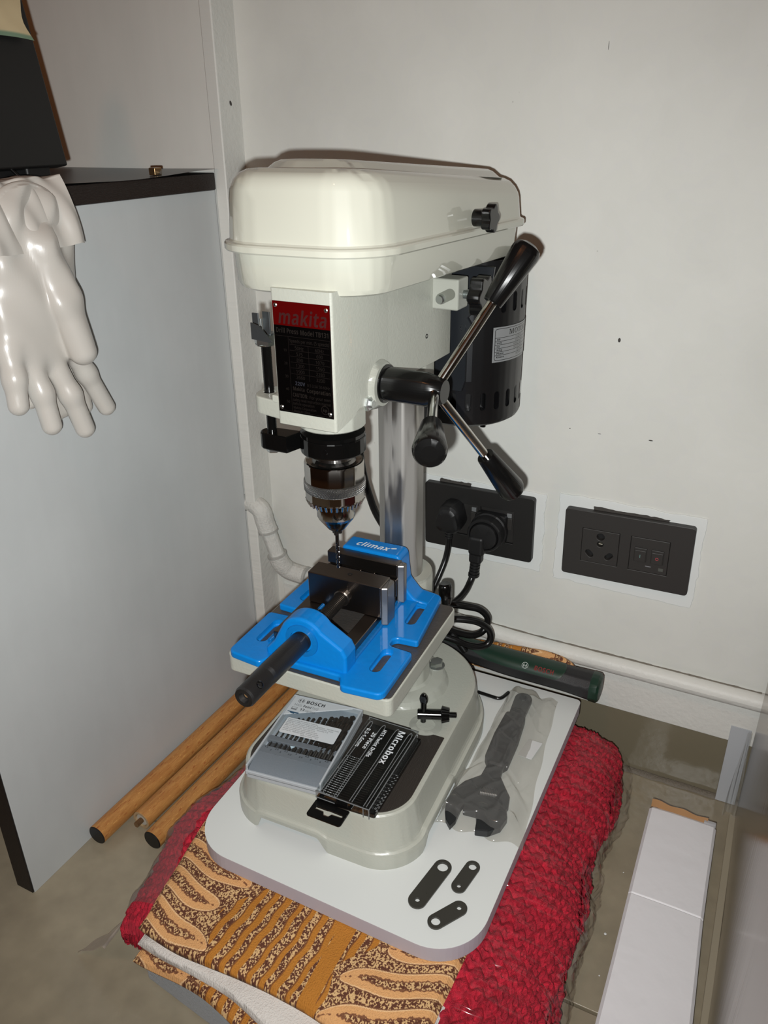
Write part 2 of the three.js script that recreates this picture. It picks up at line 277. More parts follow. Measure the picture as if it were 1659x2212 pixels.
{
  const t = thing('flat_screen', 'flat black screen leaning back on its foot upon the worktop', 'screen', [-0.76, 0.753, 0.42]);
  const tilt = (g) => g.translate(0.672, -0.768, 0).rotateZ(9.3 * rad).translate(-0.672, 0.768, 0);
  obj('housing', tilt(box(-0.692, -0.675, 0.768, 1.06, 0.2555, 0.80, 0.002)), MAT.blackMatte, t);
  obj('rear_frame', tilt(box(-0.7, -0.692, 0.770, 1.055, 0.2515, 0.80, 0.001)), S(rgb(0.035, 0.02, 0.016), 0.5), t, 'dark brown rear frame edge');
  obj('foot', [box(-0.76, -0.682, 0.7535, 0.772, 0.272, 0.302, 0.003), box(-0.76, -0.7, 0.7535, 0.78, 0.27, 0.5, 0.003)], MAT.blackMatte, t);
  obj('stay_cable', tube([[-0.69, 0.775, 0.33], [-0.68, 0.768, 0.323], [-0.672, 0.758, 0.318], [-0.668, 0.7535, 0.312]], 0.0016, 20, 8), MAT.cable, t);
}
{
  const cl = grid(50, 40, (u, v) => { const z = lerp(0.262 + 0.004 * Math.sin(v * 9), 0.62, u), a = v * 1.0; const s = 0.052 + 0.012 * Math.sin(u * 5 + 1) ; const y = 0.876 + 0.002 * Math.sin(u * 17) + v * 0.19, x = -0.6905 - (y - 0.876) * 0.164 + 0.004 * fbm(u * 9, v * 7, 64, 3, 5) + 0.003; return V(x, y, z + 0.004 * Math.sin(v * 20)); });
  const ct = tex(256, 256, (u, v) => { const n = fbm(u * 6, v * 6, 6, 4, 81), g = Math.max(sstep(0.022, 0.008, v - 0.008 * n), sstep(0.42, 0.5, u + 0.15 * n) * sstep(0.045, 0.055, v + 0.02 * n) * sstep(0.10, 0.085, v - 0.02 * n)); return mixc([218 - 40 * n, 200 - 40 * n, 160 - 34 * n], [116, 140, 116], clamp(g)); }, { wrap: false });
  solo('dust_cover', cl, S(0xffffff, 0.7, 0, { map: ct }), 'cream and green cloth cover pulled over the top of the black screen', 'cloth', [-0.7, 0.876, 0.42]);
}
{
  const t = thing('latch', 'tiny brass latch lying at the back end of the blue-grey sheet', 'latch', [-0.6665, 0.7525, 0.138]);
  obj('body', [box(-0.671, -0.662, 0.7525, 0.7605, 0.132, 0.144, 0.001)], S(rgb(0.35, 0.22, 0.11), 0.3, 0.9), t);
  obj('pin', turned(V(-0.662, 0.7555, 0.1375), V(1, 0, 0), [[0, 0], [0.002, 0], [0.002, 0.003], [0, 0.003]], 12), MAT.zinc, t);
}
// ---------------------------------------------------------------- rubber gloves over the worktop edge
function capField(mc, o, s, chains, k) {               // chains of [[x, y, z, r] ...], smooth union, on the grid of mc spanning o +- s
  const n = mc.size, f = mc.field, e = [];
  for (const c of chains) for (let i = 0; i + 1 < c.length; i++) e.push([c[i], c[i + 1]]);
  for (let z = 0; z < n; z++) for (let y = 0; y < n; y++) for (let x = 0; x < n; x++) {
    const px = o[0] + (x / (n / 2) - 1) * s[0], py = o[1] + (y / (n / 2) - 1) * s[1], pz = o[2] + (z / (n / 2) - 1) * s[2]; let d = 1;
    for (const [a, b] of e) {
      const abx = b[0] - a[0], aby = b[1] - a[1], abz = b[2] - a[2], t = clamp(((px - a[0]) * abx + (py - a[1]) * aby + (pz - a[2]) * abz) / (abx * abx + aby * aby + abz * abz));
      const flat = lerp(a[4] ?? 1, b[4] ?? 1, t), dx = (px - a[0] - abx * t) / flat, dy = py - a[1] - aby * t, dz = pz - a[2] - abz * t, q = Math.sqrt(dx * dx + dy * dy + dz * dz) - lerp(a[3], b[3], t);
      const h = clamp(0.5 + 0.5 * (d - q) / k); d = lerp(d, q, h) - k * h * (1 - h);
    }
    f[x + n * y + n * n * z] = -d;
  }
}
function fieldMesh(o, s, res, chains, k) {
  const mc = new MarchingCubes(res, MAT.white, false, false, 300000); mc.isolation = 0; capField(mc, o, s, chains, k); mc.update();
  const c = mc.count, p = new Float32Array(c * 3); for (let i = 0; i < c; i++) for (let a = 0; a < 3; a++) p[3 * i + a] = o[a] + mc.positionArray[3 * i + a] * s[a];
  let g = new THREE.BufferGeometry(); g.setAttribute('position', new THREE.BufferAttribute(p, 3)); g = mergeVertices(g, 1e-5); g.computeVertexNormals(); return g;
}
MAT.glove = Ph(rgb(0.55, 0.52, 0.475), 0.33, 0, { clearcoat: 0.35, clearcoatRoughness: 0.2 });
{
  // x out of the cupboard face, y up, z towards the viewer (left in the picture); the last entry flattens in x
  const X = -0.6265, F = 0.36;
  const A = [[[X - 0.004, 0.713, 0.357, 0.047, 0.26], [X, 0.685, 0.362, 0.0445, 0.33], [X, 0.65, 0.372, 0.042, F], [X, 0.632, 0.378, 0.038, F]], [[X, 0.614, 0.350, 0.019, 0.6], [X, 0.62, 0.402, 0.017, 0.6]], [[X, 0.65, 0.372, 0.03, F], [X, 0.612, 0.376, 0.02, 0.6]]];
  const fingers = [
    [[X, 0.62, 0.408, 0.0115, 0.9], [X + 0.005, 0.595, 0.413, 0.0098, 1], [X + 0.007, 0.571, 0.4165, 0.0092, 1]],
    [[X, 0.615, 0.390, 0.0115, 0.9], [X + 0.006, 0.575, 0.387, 0.010, 1], [X + 0.008, 0.542, 0.385, 0.0095, 1]],
    [[X, 0.612, 0.367, 0.0115, 0.9], [X + 0.008, 0.565, 0.356, 0.0102, 1], [X + 0.009, 0.5265, 0.3465, 0.0096, 1]],
    [[X - 0.002, 0.622, 0.345, 0.0115, 0.9], [X, 0.577, 0.324, 0.0095, 1], [X + 0.001, 0.536, 0.306, 0.0090, 1]],
    [[X - 0.006, 0.735, 0.362, 0.014, 0.6], [X + 0.006, 0.705, 0.357, 0.0185, 0.7], [X + 0.016, 0.655, 0.350, 0.0168, 0.85], [X + 0.021, 0.606, 0.3430, 0.0132, 1]]];
  const g = fieldMesh([X, 0.645, 0.365], [0.05, 0.145, 0.085], 130, [...A, ...fingers], 0.0075);
  const p = g.attributes.position;
  for (let i = 0; i < p.count; i++) { const y = p.getY(i), z = p.getZ(i); const fold = 0.0035 * Math.sin((z * 0.8 + y * 0.5) * 190) * sstep(0.66, 0.76, y) + 0.0016 * Math.sin((z - y * 0.7) * 130) * sstep(0.6, 0.68, y); p.setX(i, p.getX(i) + (p.getX(i) > X ? fold : fold * 0.4)); }
  g.computeVertexNormals();
  const t = thing('rubber_glove', 'long off-white rubber glove hanging in front, thumb towards the viewer', 'glove', [X, 0.5, 0.345], { group: undefined });
  obj('hand', g, MAT.glove, t);
  // cuff laid back over the worktop edge, creased
  obj('cuff', grid(80, 30, (u, v) => { const z = lerp(0.3065, 0.412, u) + 0.010 * (1 - v) * (0.5 - u) * 0.4, cr = 0.0024 * Math.sin(u * 15 + v * 5) + 0.0014 * Math.sin(u * 27 - v * 9); return V(v < 0.5 ? lerp(-0.6145, -0.636, sstep(0, 0.5, v)) + cr : lerp(-0.636, -0.675, (v - 0.5) * 2) + cr, v < 0.5 ? lerp(0.702, 0.7605, Math.sin(v * Math.PI)) + cr * 0.4 : 0.7605 - 0.003 * (v - 0.5) + cr * 0.5 + 0.001, z); }), MAT.glove, t);
  const X2 = -0.648;
  const B = [[X2, 0.72, 0.352, 0.034, 0.15], [X2, 0.69, 0.36, 0.04, 0.15], [X2, 0.63, 0.365, 0.042, 0.16], [X2, 0.615, 0.362, 0.04, 0.16]];
  const f2 = [[0.382, 0.571], [0.3575, 0.549], [0.343, 0.551], [0.331, 0.556], [0.3165, 0.545]].map(([z, y], i) => [[X2, 0.615, z + 0.006, 0.011, 0.7], [X2 + 0.003, y - 0.008, z, 0.0088, 0.7]]);
  const t2 = thing('rubber_glove', 'off-white rubber glove behind, mostly hidden, only short fingertips showing', 'glove', [X2, 0.53, 0.345]);
  obj('hand', fieldMesh([X2, 0.645, 0.348], [0.04, 0.14, 0.075], 90, [B, ...f2], 0.01), MAT.glove, t2);
}
// ---------------------------------------------------------------- drain pipe in the corner running on along the wall
{
  const t = thing('drain_pipe', 'painted white drain pipe bending down in the corner and running along the wall foot', 'pipe', [-0.4, 0.15, 0.012]);
  const r = 0.0118, P = { a: V(-0.675, 0.3, 0.028), b: V(-0.637, 0.297, 0.034), c: V(-0.618, 0.222, 0.03), d: V(-0.612, 0.197, 0.021), e: V(-0.585, 0.187, 0.014) };
  obj('elbow', [new THREE.TubeGeometry(new THREE.CatmullRomCurve3([P.a, V(-0.655, 0.301, 0.031), V(-0.638, 0.295, 0.034), V(-0.632, 0.275, 0.034), V(-0.628, 0.262, 0.0335)]), 40, r * 1.2, 24), turned(V(-0.6285, 0.264, 0.0336), V(0.2, -1, -0.05), [[0.0105, 0], [r * 1.26, 0.0003], [r * 1.26, 0.004], [0.0105, 0.0043]], 24)], MAT.trim, t);
  obj('pipe', rod(V(-0.6295, 0.268, 0.034), V(-0.6165, 0.213, 0.028), r), MAT.trim, t);
  obj('elbow', [new THREE.TubeGeometry(new THREE.CatmullRomCurve3([V(-0.619, 0.222, 0.029), V(-0.615, 0.207, 0.026), V(-0.608, 0.194, 0.02), V(-0.595, 0.1885, 0.016), V(-0.578, 0.1865, 0.014)]), 40, r * 1.2, 24), turned(V(-0.6192, 0.2235, 0.0292), V(0.24, -1, -0.1), [[0.0105, 0], [r * 1.28, 0.0003], [r * 1.28, 0.0035], [0.0105, 0.004]], 24), turned(V(-0.58, 0.1866, 0.0142), V(1, -0.04, 0), [[0.0105, 0], [r * 1.26, 0.0003], [r * 1.26, 0.004], [0.0105, 0.0043]], 24)], MAT.trim, t);
  const rings = []; for (let i = 0; i <= 120; i++) { const x = lerp(-0.59, 1.1, i / 120), rr = [], cy = lerp(0.1855, 0.1675, sstep(-0.59, -0.2, x)); for (let k = 0; k < 20; k++) { const a = k / 20 * 2 * Math.PI, w = 1 + 0.05 * (n3(x * 40, k, 3) - 0.5); rr.push(V(x, cy + r * w * Math.sin(a), Math.max(-0.002, 0.0085 + r * w * Math.cos(a)))); } rings.push(rr); }
  obj('pipe', loft(rings, { crease: 0 }), MAT.trim, t);
  const st = []; for (let i = 0; i <= 200; i++) { const x = lerp(-0.56, 0.058, i / 200), rr = [], cy = lerp(0.196, 0.1782, sstep(-0.59, -0.2, x)), q = 0.0012 + 0.0026 * n3(x * 120, 2, 9); for (let k = 0; k < 6; k++) { const a = k / 6 * 2 * Math.PI; rr.push(V(x, cy + q * 0.6 * Math.sin(a) + 0.002 * (n3(x * 90, 5, 2) - 0.5), 0.006 + q * Math.cos(a))); } st.push(rr); }
  obj('grime', loft(st, { crease: 0 }), S(rgb(0.2, 0.18, 0.15), 0.8), t, 'dark crust of old sealant along the top of the pipe');
}
// ---------------------------------------------------------------- right: metal panel, leaning card, white carton
{
  const st = tex(256, 64, (u, v) => 0.5 + 0.35 * (fbm(u * 40, v * 2, 40, 3, 91) - 0.5) + 0.4 * (fbm(u * 7, v * 1, 7, 2, 92) - 0.5), { srgb: false });
  const g = metreUV(grid(40, 60, (u, v) => V(PX + 0.0035 * Math.sin(u * 7 + v * 1.2) * u * (1 - u) * 4 * 0.4, lerp(0.0005, 0.62, v), lerp(0.024, 0.66, u))), 'z', 'y');
  const t = thing('metal_panel', 'brownish brushed metal side panel standing at the right edge of the picture', 'panel', [0.08, 0, 0.33]);
  obj('sheet', [g], S(rgb(0.30, 0.26, 0.225), 0.2, 1, { bumpMap: rep(st, 4, 1), bumpScale: 0.0006 }), t);
  obj('core', [box(PX + 0.004, PX + 0.03, 0.0005, 0.62, 0.0245, 0.66)], S(rgb(0.1, 0.09, 0.08), 0.6), t);
  obj('floor_seal', [box(PX - 0.007, PX + 0.001, 0, 0.003, 0.03, 0.66, 0.001)], S(rgb(0.34, 0.30, 0.22), 0.5), t);
}
solo('card', new RoundedBoxGeometry(0.024, 0.118, 0.0012, 1, 0.0004).rotateX(-0.06).translate(0.0455, 0.0595, 0.0062), S(rgb(0.42, 0.44, 0.46), 0.6), 'grey card stood upright against the skirting beside the metal panel', 'card', [0.0455, 0.0, 0.006]);
{
  const g = grid(30, 60, (u, v) => { const y = lerp(0.0015, 0.125, v), w = 0.003 + 0.0055 * sstep(1, 0.1, v); return V(PX - 0.0045 - w + u * w * 1.8 - 0.003 * (1 - v) , y, 0.016 + 0.03 * (1 - v) * (0.3 + 0.7 * Math.abs(u - 0.5)) + 0.002 * Math.sin(u * 16 + v * 7)); });
  solo('tape_strip', g, Ph(rgb(0.95, 0.96, 0.96), 0.08, 0, { transmission: 0.92, thickness: 0 }), 'crumpled strip of clear tape in the corner by the grey card', 'tape', [PX - 0.01, 0, 0.02]);
}
{
  const t = thing('carton', 'long plain white carton lying on the floor beside the metal panel', 'carton', [0.0, 0, 0.37], {});
  const W = S(rgb(0.74, 0.74, 0.76), 0.55, 0, { bumpMap: rep(grain, 4), bumpScale: 0.0006 });
  const ring = (z, h, w, dx = 0) => [V(-w + dx, 0.0008, z), V(w + dx, 0.0008, z), V(w + dx, h - 0.003, z), V(w + dx - 0.003, h, z), V(dx + w * 0.3, h + 0.0006, z), V(dx - w * 0.3, h + 0.0006, z), V(-w + dx + 0.003, h, z), V(-w + dx, h - 0.003, z)];
  const rings = [], H = 0.05; for (const [z, h, w, dx] of [[0.108, H - 0.002, 0.037, 0], [0.112, H, 0.0382, 0], [0.2, H + 0.0004, 0.0384, 0.0005], [0.243, H, 0.0386, 0.001], [0.2445, H - 0.0011, 0.0386, 0.001], [0.246, H, 0.0386, 0.001], [0.33, H, 0.040, 0.003], [0.45, H, 0.042, 0.005], [0.66, H, 0.043, 0.006]]) rings.push(ring(z, h, w, dx));
  obj('body', loft(rings, { capA: true, capB: true, crease: 0.3 }), W, t);
  const fl = grid(30, 4, (u, v) => V(lerp(-0.037, 0.028, u), 0.047 + v * (0.009 - 0.004 * u) + 0.0012 * Math.sin(u * 14), 0.1075 - v * 0.004));
  obj('end_flap', fl, S(rgb(0.36, 0.19, 0.075), 0.7), t, 'raw brown cardboard of the torn end flap');
  obj('end_flap', box(0.024, 0.0375, 0.044, 0.0505, 0.1035, 0.1085, 0.001), W, t);
}
// ---------------------------------------------------------------- the pile under the drill press
const HB = 0.15;                                       // top of the white board
// red knitted blanket, a soft block
const BL = { x0: -0.50, x1: -0.086, z0: 0.058, z1: 0.53, y0: 0.002, y1: 0.118 };
function bundle(u, v, off) {                           // u around (0..1), v front to back
  const z = lerp(BL.z1, BL.z0, v), e = Math.pow(Math.abs(2 * v - 1), 7), endS = Math.sqrt(Math.max(0, 1 - e * 0.985));
  const a = u * 2 * Math.PI, ca = Math.cos(a), sa = Math.sin(a), pw = 0.52, cx = (BL.x0 + BL.x1) / 2, hx = (BL.x1 - BL.x0) / 2, cy = (BL.y0 + BL.y1) / 2, hy = (BL.y1 - BL.y0) / 2;
  const lump = 0.006 * Math.sin(z * 17 + 1) + 0.005 * Math.sin(z * 41 + u * 9);
  const k = lerp(0.9, 1, endS);
  const X = Math.sign(ca) * Math.pow(Math.abs(ca), pw), Y = Math.sign(sa) * Math.pow(Math.abs(sa), pw * 1.25);
  const bulge = X > 0 ? 0.013 * sstep(0.6, -0.9, Y) + lump * 0.7 : -lump;
  const bx = cx + X * hx * k * (1 + off / hx) + bulge, rest = (0.0525 - off * 0.5) * sstep(0.425, 0.44, z) * sstep(-0.305, -0.325, bx);   // lies on the foam there
  return V(bx, Math.max(rest, cy + Y * (hy + off) * lerp(0.35, 1, endS) + (Y > 0 ? 0.3 * lump : 0)), z + (v < 0.5 ? off : -off) * e);
}
{
  const NU = 760, NV = 420, per = 0.92, cw = 0.0185, rh = 0.0150;
  const g = grid(NU, NV, (u, v) => {
    const p = bundle(u, v, 0), q = bundle(u + 1e-3, v, 0).sub(p), w = bundle(u, v + 1e-3, 0).sub(p), n = q.cross(w).normalize();
    const s = u * per / cw, t = v * 0.47 / rh, row = Math.floor(t), ft = t - row, fs = (s + 0.5 * (row & 1)) % 1, c = Math.abs(fs - 0.5) * 2;
    const jit = hash(Math.floor(s), row, 3) * 0.6 + 0.7;
    const h = Math.pow(Math.max(0, Math.sin(Math.PI * ((ft + c * 0.55) % 1))), 0.7) * (0.35 + 0.65 * Math.pow(Math.max(0, 1 - Math.abs(c - 0.5) * 1.5), 0.6)) * 0.0056 * jit + 0.0014 * fbm(s * 3, t * 3, 4096, 2, 33);
    const d = n.dot(V(p.x - (BL.x0 + BL.x1) / 2, p.y - 0.06, (p.z - 0.3) * 0.2)) > 0 ? 1 : -1;
    return p.addScaledVector(n, d * h);
  });
  const kt = tex(512, 512, (u, v) => { const n = fbm(u * 90, v * 90, 90, 3, 41), m = fbm(u * 8, v * 8, 8, 3, 42); const k = 0.62 + 0.5 * n + 0.2 * m; return [172 * k, 22 * k, 46 * k]; });
  solo('knitted_blanket', g, S(0xffffff, 0.85, 0, { map: rep(kt, 3, 2), bumpMap: rep(fine, 20, 12), bumpScale: 0.0008 }), 'chunky red knitted blanket folded into a block under the cloth and white board', 'blanket', [-0.3, 0, 0.3]);
}
// clear plastic wrapped round it
{
  const wr = (x, y, z) => 0.0035 * (n3(x * 40 + y * 9, y * 30 - z * 10, z * 26) - 0.5) * 2 + 0.0016 * Math.sin(z * 150 + y * 90 + 5 * n3(x * 10, y * 12, z * 8)) + 0.0022 * Math.pow(Math.abs(Math.sin(z * 75 + y * 30 + 8 * n3(x * 12, y * 14, z * 9))), 12) + 0.0014 * Math.pow(Math.abs(Math.sin(z * 190 - y * 45 + 10 * n3(x * 8, y * 9, z * 7))), 10);
  const t = thing('plastic_wrap', 'clear creased plastic wrapped round the red blanket', 'wrap', [-0.3, 0.001, 0.3]);
  obj('right_sheet', grid(70, 260, (u, v) => { const a = lerp(0.17, -0.245, u), z = lerp(0.515, 0.07, v), p = bundle((a + 1) % 1, (BL.z1 - z) / (BL.z1 - BL.z0), 0.0075), f = sstep(0.8, 1, u); const d = wr(p.x, p.y, z); return V(p.x + d * (1 - 0.5 * f) + 0.006 * Math.sin(u * 3.1), Math.max(0.0015, p.y + d * 0.5), z); }), Ph(rgb(0.97, 0.965, 0.965), 0.06, 0, { transmission: 1, thickness: 0, ior: 1.4, specularIntensity: 0.6 }), t);
  obj('left_sheet', grid(60, 120, (u, v) => { const a = lerp(0.36, 0.735, u), z = lerp(0.512, 0.3, v), p = bundle(a, (BL.z1 - z) / (BL.z1 - BL.z0), 0.008); const d = wr(p.x, p.y, z); return V(p.x + d, Math.max(0.0015, p.y + d * 0.5), z); }), Ph(rgb(0.85, 0.82, 0.82), 0.12, 0, { transmission: 0.95, thickness: 0, ior: 1.4, specularIntensity: 0.6 }), t);
  obj('loose_corner', grid(50, 50, (u, v) => { const d = 0.004 * Math.sin(u * 14 + v * 5) + 0.003 * Math.sin(v * 21 - u * 6); return V(lerp(-0.492, lerp(-0.505, -0.557, v), u) + d * 0.5, Math.max(0.0015, lerp(0.085, 0.003, u) * (1 - 0.25 * v) + d * (1 - u)), lerp(0.44, 0.552, v) - 0.012 * u * v + 0.0); }), Ph(rgb(0.66, 0.58, 0.50), 0.3, 0, { transmission: 0.45, thickness: 0, ior: 1.4 }), t);
}
// foam block under the front edge
{
  const g = new RoundedBoxGeometry(0.135, 0.05, 0.09, 6, 0.004).rotateY(-0.12).translate(-0.397, 0.0255, 0.492); const p = g.attributes.position;
  solo('foam_block', g, Ph(rgb(0.52, 0.57, 0.63), 0.35, 0, { bumpMap: rep(grain, 5), bumpScale: 0.003, clearcoat: 0.5, clearcoatRoughness: 0.3 }), 'pale sparkling packing foam block on the floor under the front of the cloth', 'foam', [-0.397, 0, 0.492]);
}
// printed cotton cloth folded in layers
{
  const bnd = (x) => x;
  const clothTex = tex(1024, 1024, (u, v) => {                 // u across (0 left .. 1 right), v front (0) to back (1); 0.32 m x 0.56 m
    const X = u * 0.32, Z = (1 - v) * 0.56; const wv = 0.0022 * Math.sin(Z * 60) + 0.004 * Math.sin(Z * 23 + 1.3);
    const sp = vnoise(u * 330, v * 560, 4096, 51), sp2 = vnoise(u * 170 + v * 40, v * 280, 4096, 53);
    const brown = [92, 50, 30], cream = [214, 176, 124], tan = [216, 162, 106], ochre = [180, 116, 36];
    const speck = sp * 0.65 + sp2 * 0.35 > 0.52 ? cream : brown;
    const thread = 1 - 0.08 * vnoise(u * 700, v * 1200, 4096, 54);
    let c;
    const left = 0.098 + 0.012 * Math.sin(Z * 58 + 0.6) + 0.008 * Math.sin(Z * 31), right = 0.222 + 0.010 * Math.sin(Z * 44) + 0.006 * Math.sin(Z * 97);
    if (X > left && X < right) {                         // ochre and speckled stripes running front to back
      const q = (X - 0.1 + wv * 0.8 + 0.0008 * Math.sin(Z * 210)) / 0.0135, f = q - Math.floor(q), th = 0.38 + 0.32 * vnoise(Math.floor(q) * 7.3, Z * 22, 4096, 55);
      const big = X > 0.196 && X < 0.212;
      c = f < th && !big ? speck : ochre; if (!big && Math.abs(f - th) < 0.05) c = mixc(brown, ochre, 0.4);
    } else {                                              // tan tongues with speckled cores, lying across
      const s = X <= left ? X / left : (0.32 - X) / (0.32 - right), sx = X <= left ? X : 0.32 - X;
      const q = (Z + (X <= left ? 0.16 : -0.35) * sx * (X <= left ? -1 : 1) + 0.0025 * Math.sin(sx * 90)) / 0.034 + (X > right ? 0.4 : 0), row = Math.floor(q), f = Math.abs(q - row - 0.5) * 2;
      const tip = 0.72 + 0.3 * hash(row, 3, 9), wide = 0.72 * Math.sqrt(Math.max(0, 1 - Math.pow(s / tip, 5))), core = 0.30 * Math.sqrt(Math.max(0, 1 - Math.pow(s / (tip * 0.86), 4))) + 0.05 * (sp2 - 0.5);
      const rag = 0.10 * (sp2 - 0.5);
      c = f < core + rag ? (f > core - 0.1 + rag ? mixc(brown, tan, 0.25) : speck) : f < wide ? (f > wide - 0.07 ? [232, 190, 140] : tan) : f < wide + 0.06 ? mixc(brown, cream, 0.2) : speck;
    }
    return [c[0] * thread, c[1] * thread, c[2] * thread];
  });
  const printed = S(0xffffff, 0.85, 0, { map: clothTex, bumpMap: rep(fine, 6, 9), bumpScale: 0.0006 });
  const lining = S(rgb(0.62, 0.59, 0.55), 0.85, 0, { bumpMap: rep(fine, 6, 9), bumpScale: 0.0006 });
  const xl = (z) => lerp(-0.463, -0.440, sstep(0.40, 0.56, z)), xr = (z) => -0.151 - 0.004 * sstep(0.4, 0.56, z);
  const slab = (zb, zf, y0, y1, s, mapped) => {           // rings across x; each ring a flat rounded section in z, y
    const rings = []; const N = 80, h = (y1 - y0) / 2;
    for (let i = 0; i <= N; i++) {
      const u = i / N, ring = [], ez = Math.min(1, Math.sqrt(Math.max(0, 1 - Math.pow(Math.abs(2 * u - 1), 40)))), f = zf(u);
      const side = (t, top) => { const z = lerp(zb, f, t), x = lerp(xl(z), xr(z), u), w = 0.0016 * (n3(x * 22, z * 18, s) - 0.5) * 2 + 0.0012 * Math.sin(x * 60 + z * 40 + s), under = sstep(0.478, 0.462, z), dr = 0.006 * sstep(0.5, 0.56, z); ring.push(V(x, (y0 + y1) / 2 + (top ? 1 : -1) * h * ez + w * (top ? 1 - under : 1) - dr - (top ? 0.0006 : 0), z)); };
      for (let k = 0; k <= 44; k++) side(k / 44, true);
      for (let k = 1; k < 8; k++) { const a = Math.PI / 2 - k / 8 * Math.PI, z = f + Math.cos(a) * h, x = lerp(xl(f), xr(f), u), w = 0.0016 * (n3(x * 22, f * 18, s) - 0.5) * 2 + 0.0012 * Math.sin(x * 60 + f * 40 + s); ring.push(V(x, (y0 + y1) / 2 + Math.sin(a) * h * ez + w - 0.006 * sstep(0.5, 0.56, f), z)); }
      for (let k = 44; k >= 0; k--) side(k / 44, false);
      rings.push(ring);
    }
    return planar(loft(rings, { capA: true, capB: true, crease: 0.9 }), (x) => (x + 0.463) / 0.32, (x, y, z) => 1 - (z + (mapped ?? 0) - 0.0) / 0.56);
  };
  const t = thing('folded_cloth', 'brown and ochre printed cotton cloth folded flat beneath the white board', 'cloth', [-0.3, 0.09, 0.3]);
  obj('printed_fold', slab(0.10, (u) => 0.542 + 0.003 * Math.sin(u * 9), 0.1165, 0.1315, 1), printed, t);
  obj('white_lining', slab(0.10, (u) => lerp(0.548, 0.588, u * u) + 0.002 * Math.sin(u * 14), 0.104, 0.1165, 4), lining, t, 'plain white reverse of the cloth showing at the fold');
  obj('printed_fold', slab(0.10, (u) => lerp(0.556, 0.602, u * u) + 0.002 * Math.sin(u * 11 + 2), 0.0915, 0.1035, 7, 0.1), printed, t);
  // the far end of the cloth, heaped up behind the hammer
  obj('back_fold', planar(grid(70, 24, (u, v) => { const x = lerp(-0.36, -0.15, u), a = lerp(-0.25, 1.1, v) * Math.PI, e = Math.sqrt(Math.max(0, 1 - Math.pow(Math.abs(2 * u - 1), 6))), hh = lerp(0.03, 0.046, sstep(0, 0.9, u)) * e; return V(x + 0.01 * Math.cos(a) * (u - 0.5), 0.129 + hh * Math.max(0.0, Math.sin(a)) + 0.002 * n3(x * 50, v * 5, 2), 0.0285 + 0.013 * Math.cos(a)); }), (x) => (x + 0.40) / 0.25, (x, y, z) => z * 3 + y * 4), printed, t);
}
// ---------------------------------------------------------------- white board
{
  const o = roundPoly([[-0.4555, 0.078], [-0.1405, 0.0765], [-0.141, 0.4685], [-0.4475, 0.4665]], [0.006, 0.006, 0.05, 0.05], 14);
  const t = thing('board', 'smooth white board with rounded front corners under the drill press', 'board', [-0.3, 0.132, 0.27]);
  obj('panel', plan(o, 0.1322, HB - 0.0004, 0.0004), S(rgb(0.45, 0.42, 0.47), 0.5), t, 'mauve grey board edge');
  obj('surface', plan(offsetPoly([[-0.4555, 0.078], [-0.1405, 0.0765], [-0.141, 0.4685], [-0.4475, 0.4665]], 0).length ? o : o, HB - 0.0006, HB, 0.0002), S(rgb(0.64, 0.665, 0.65), 0.36), t);
}
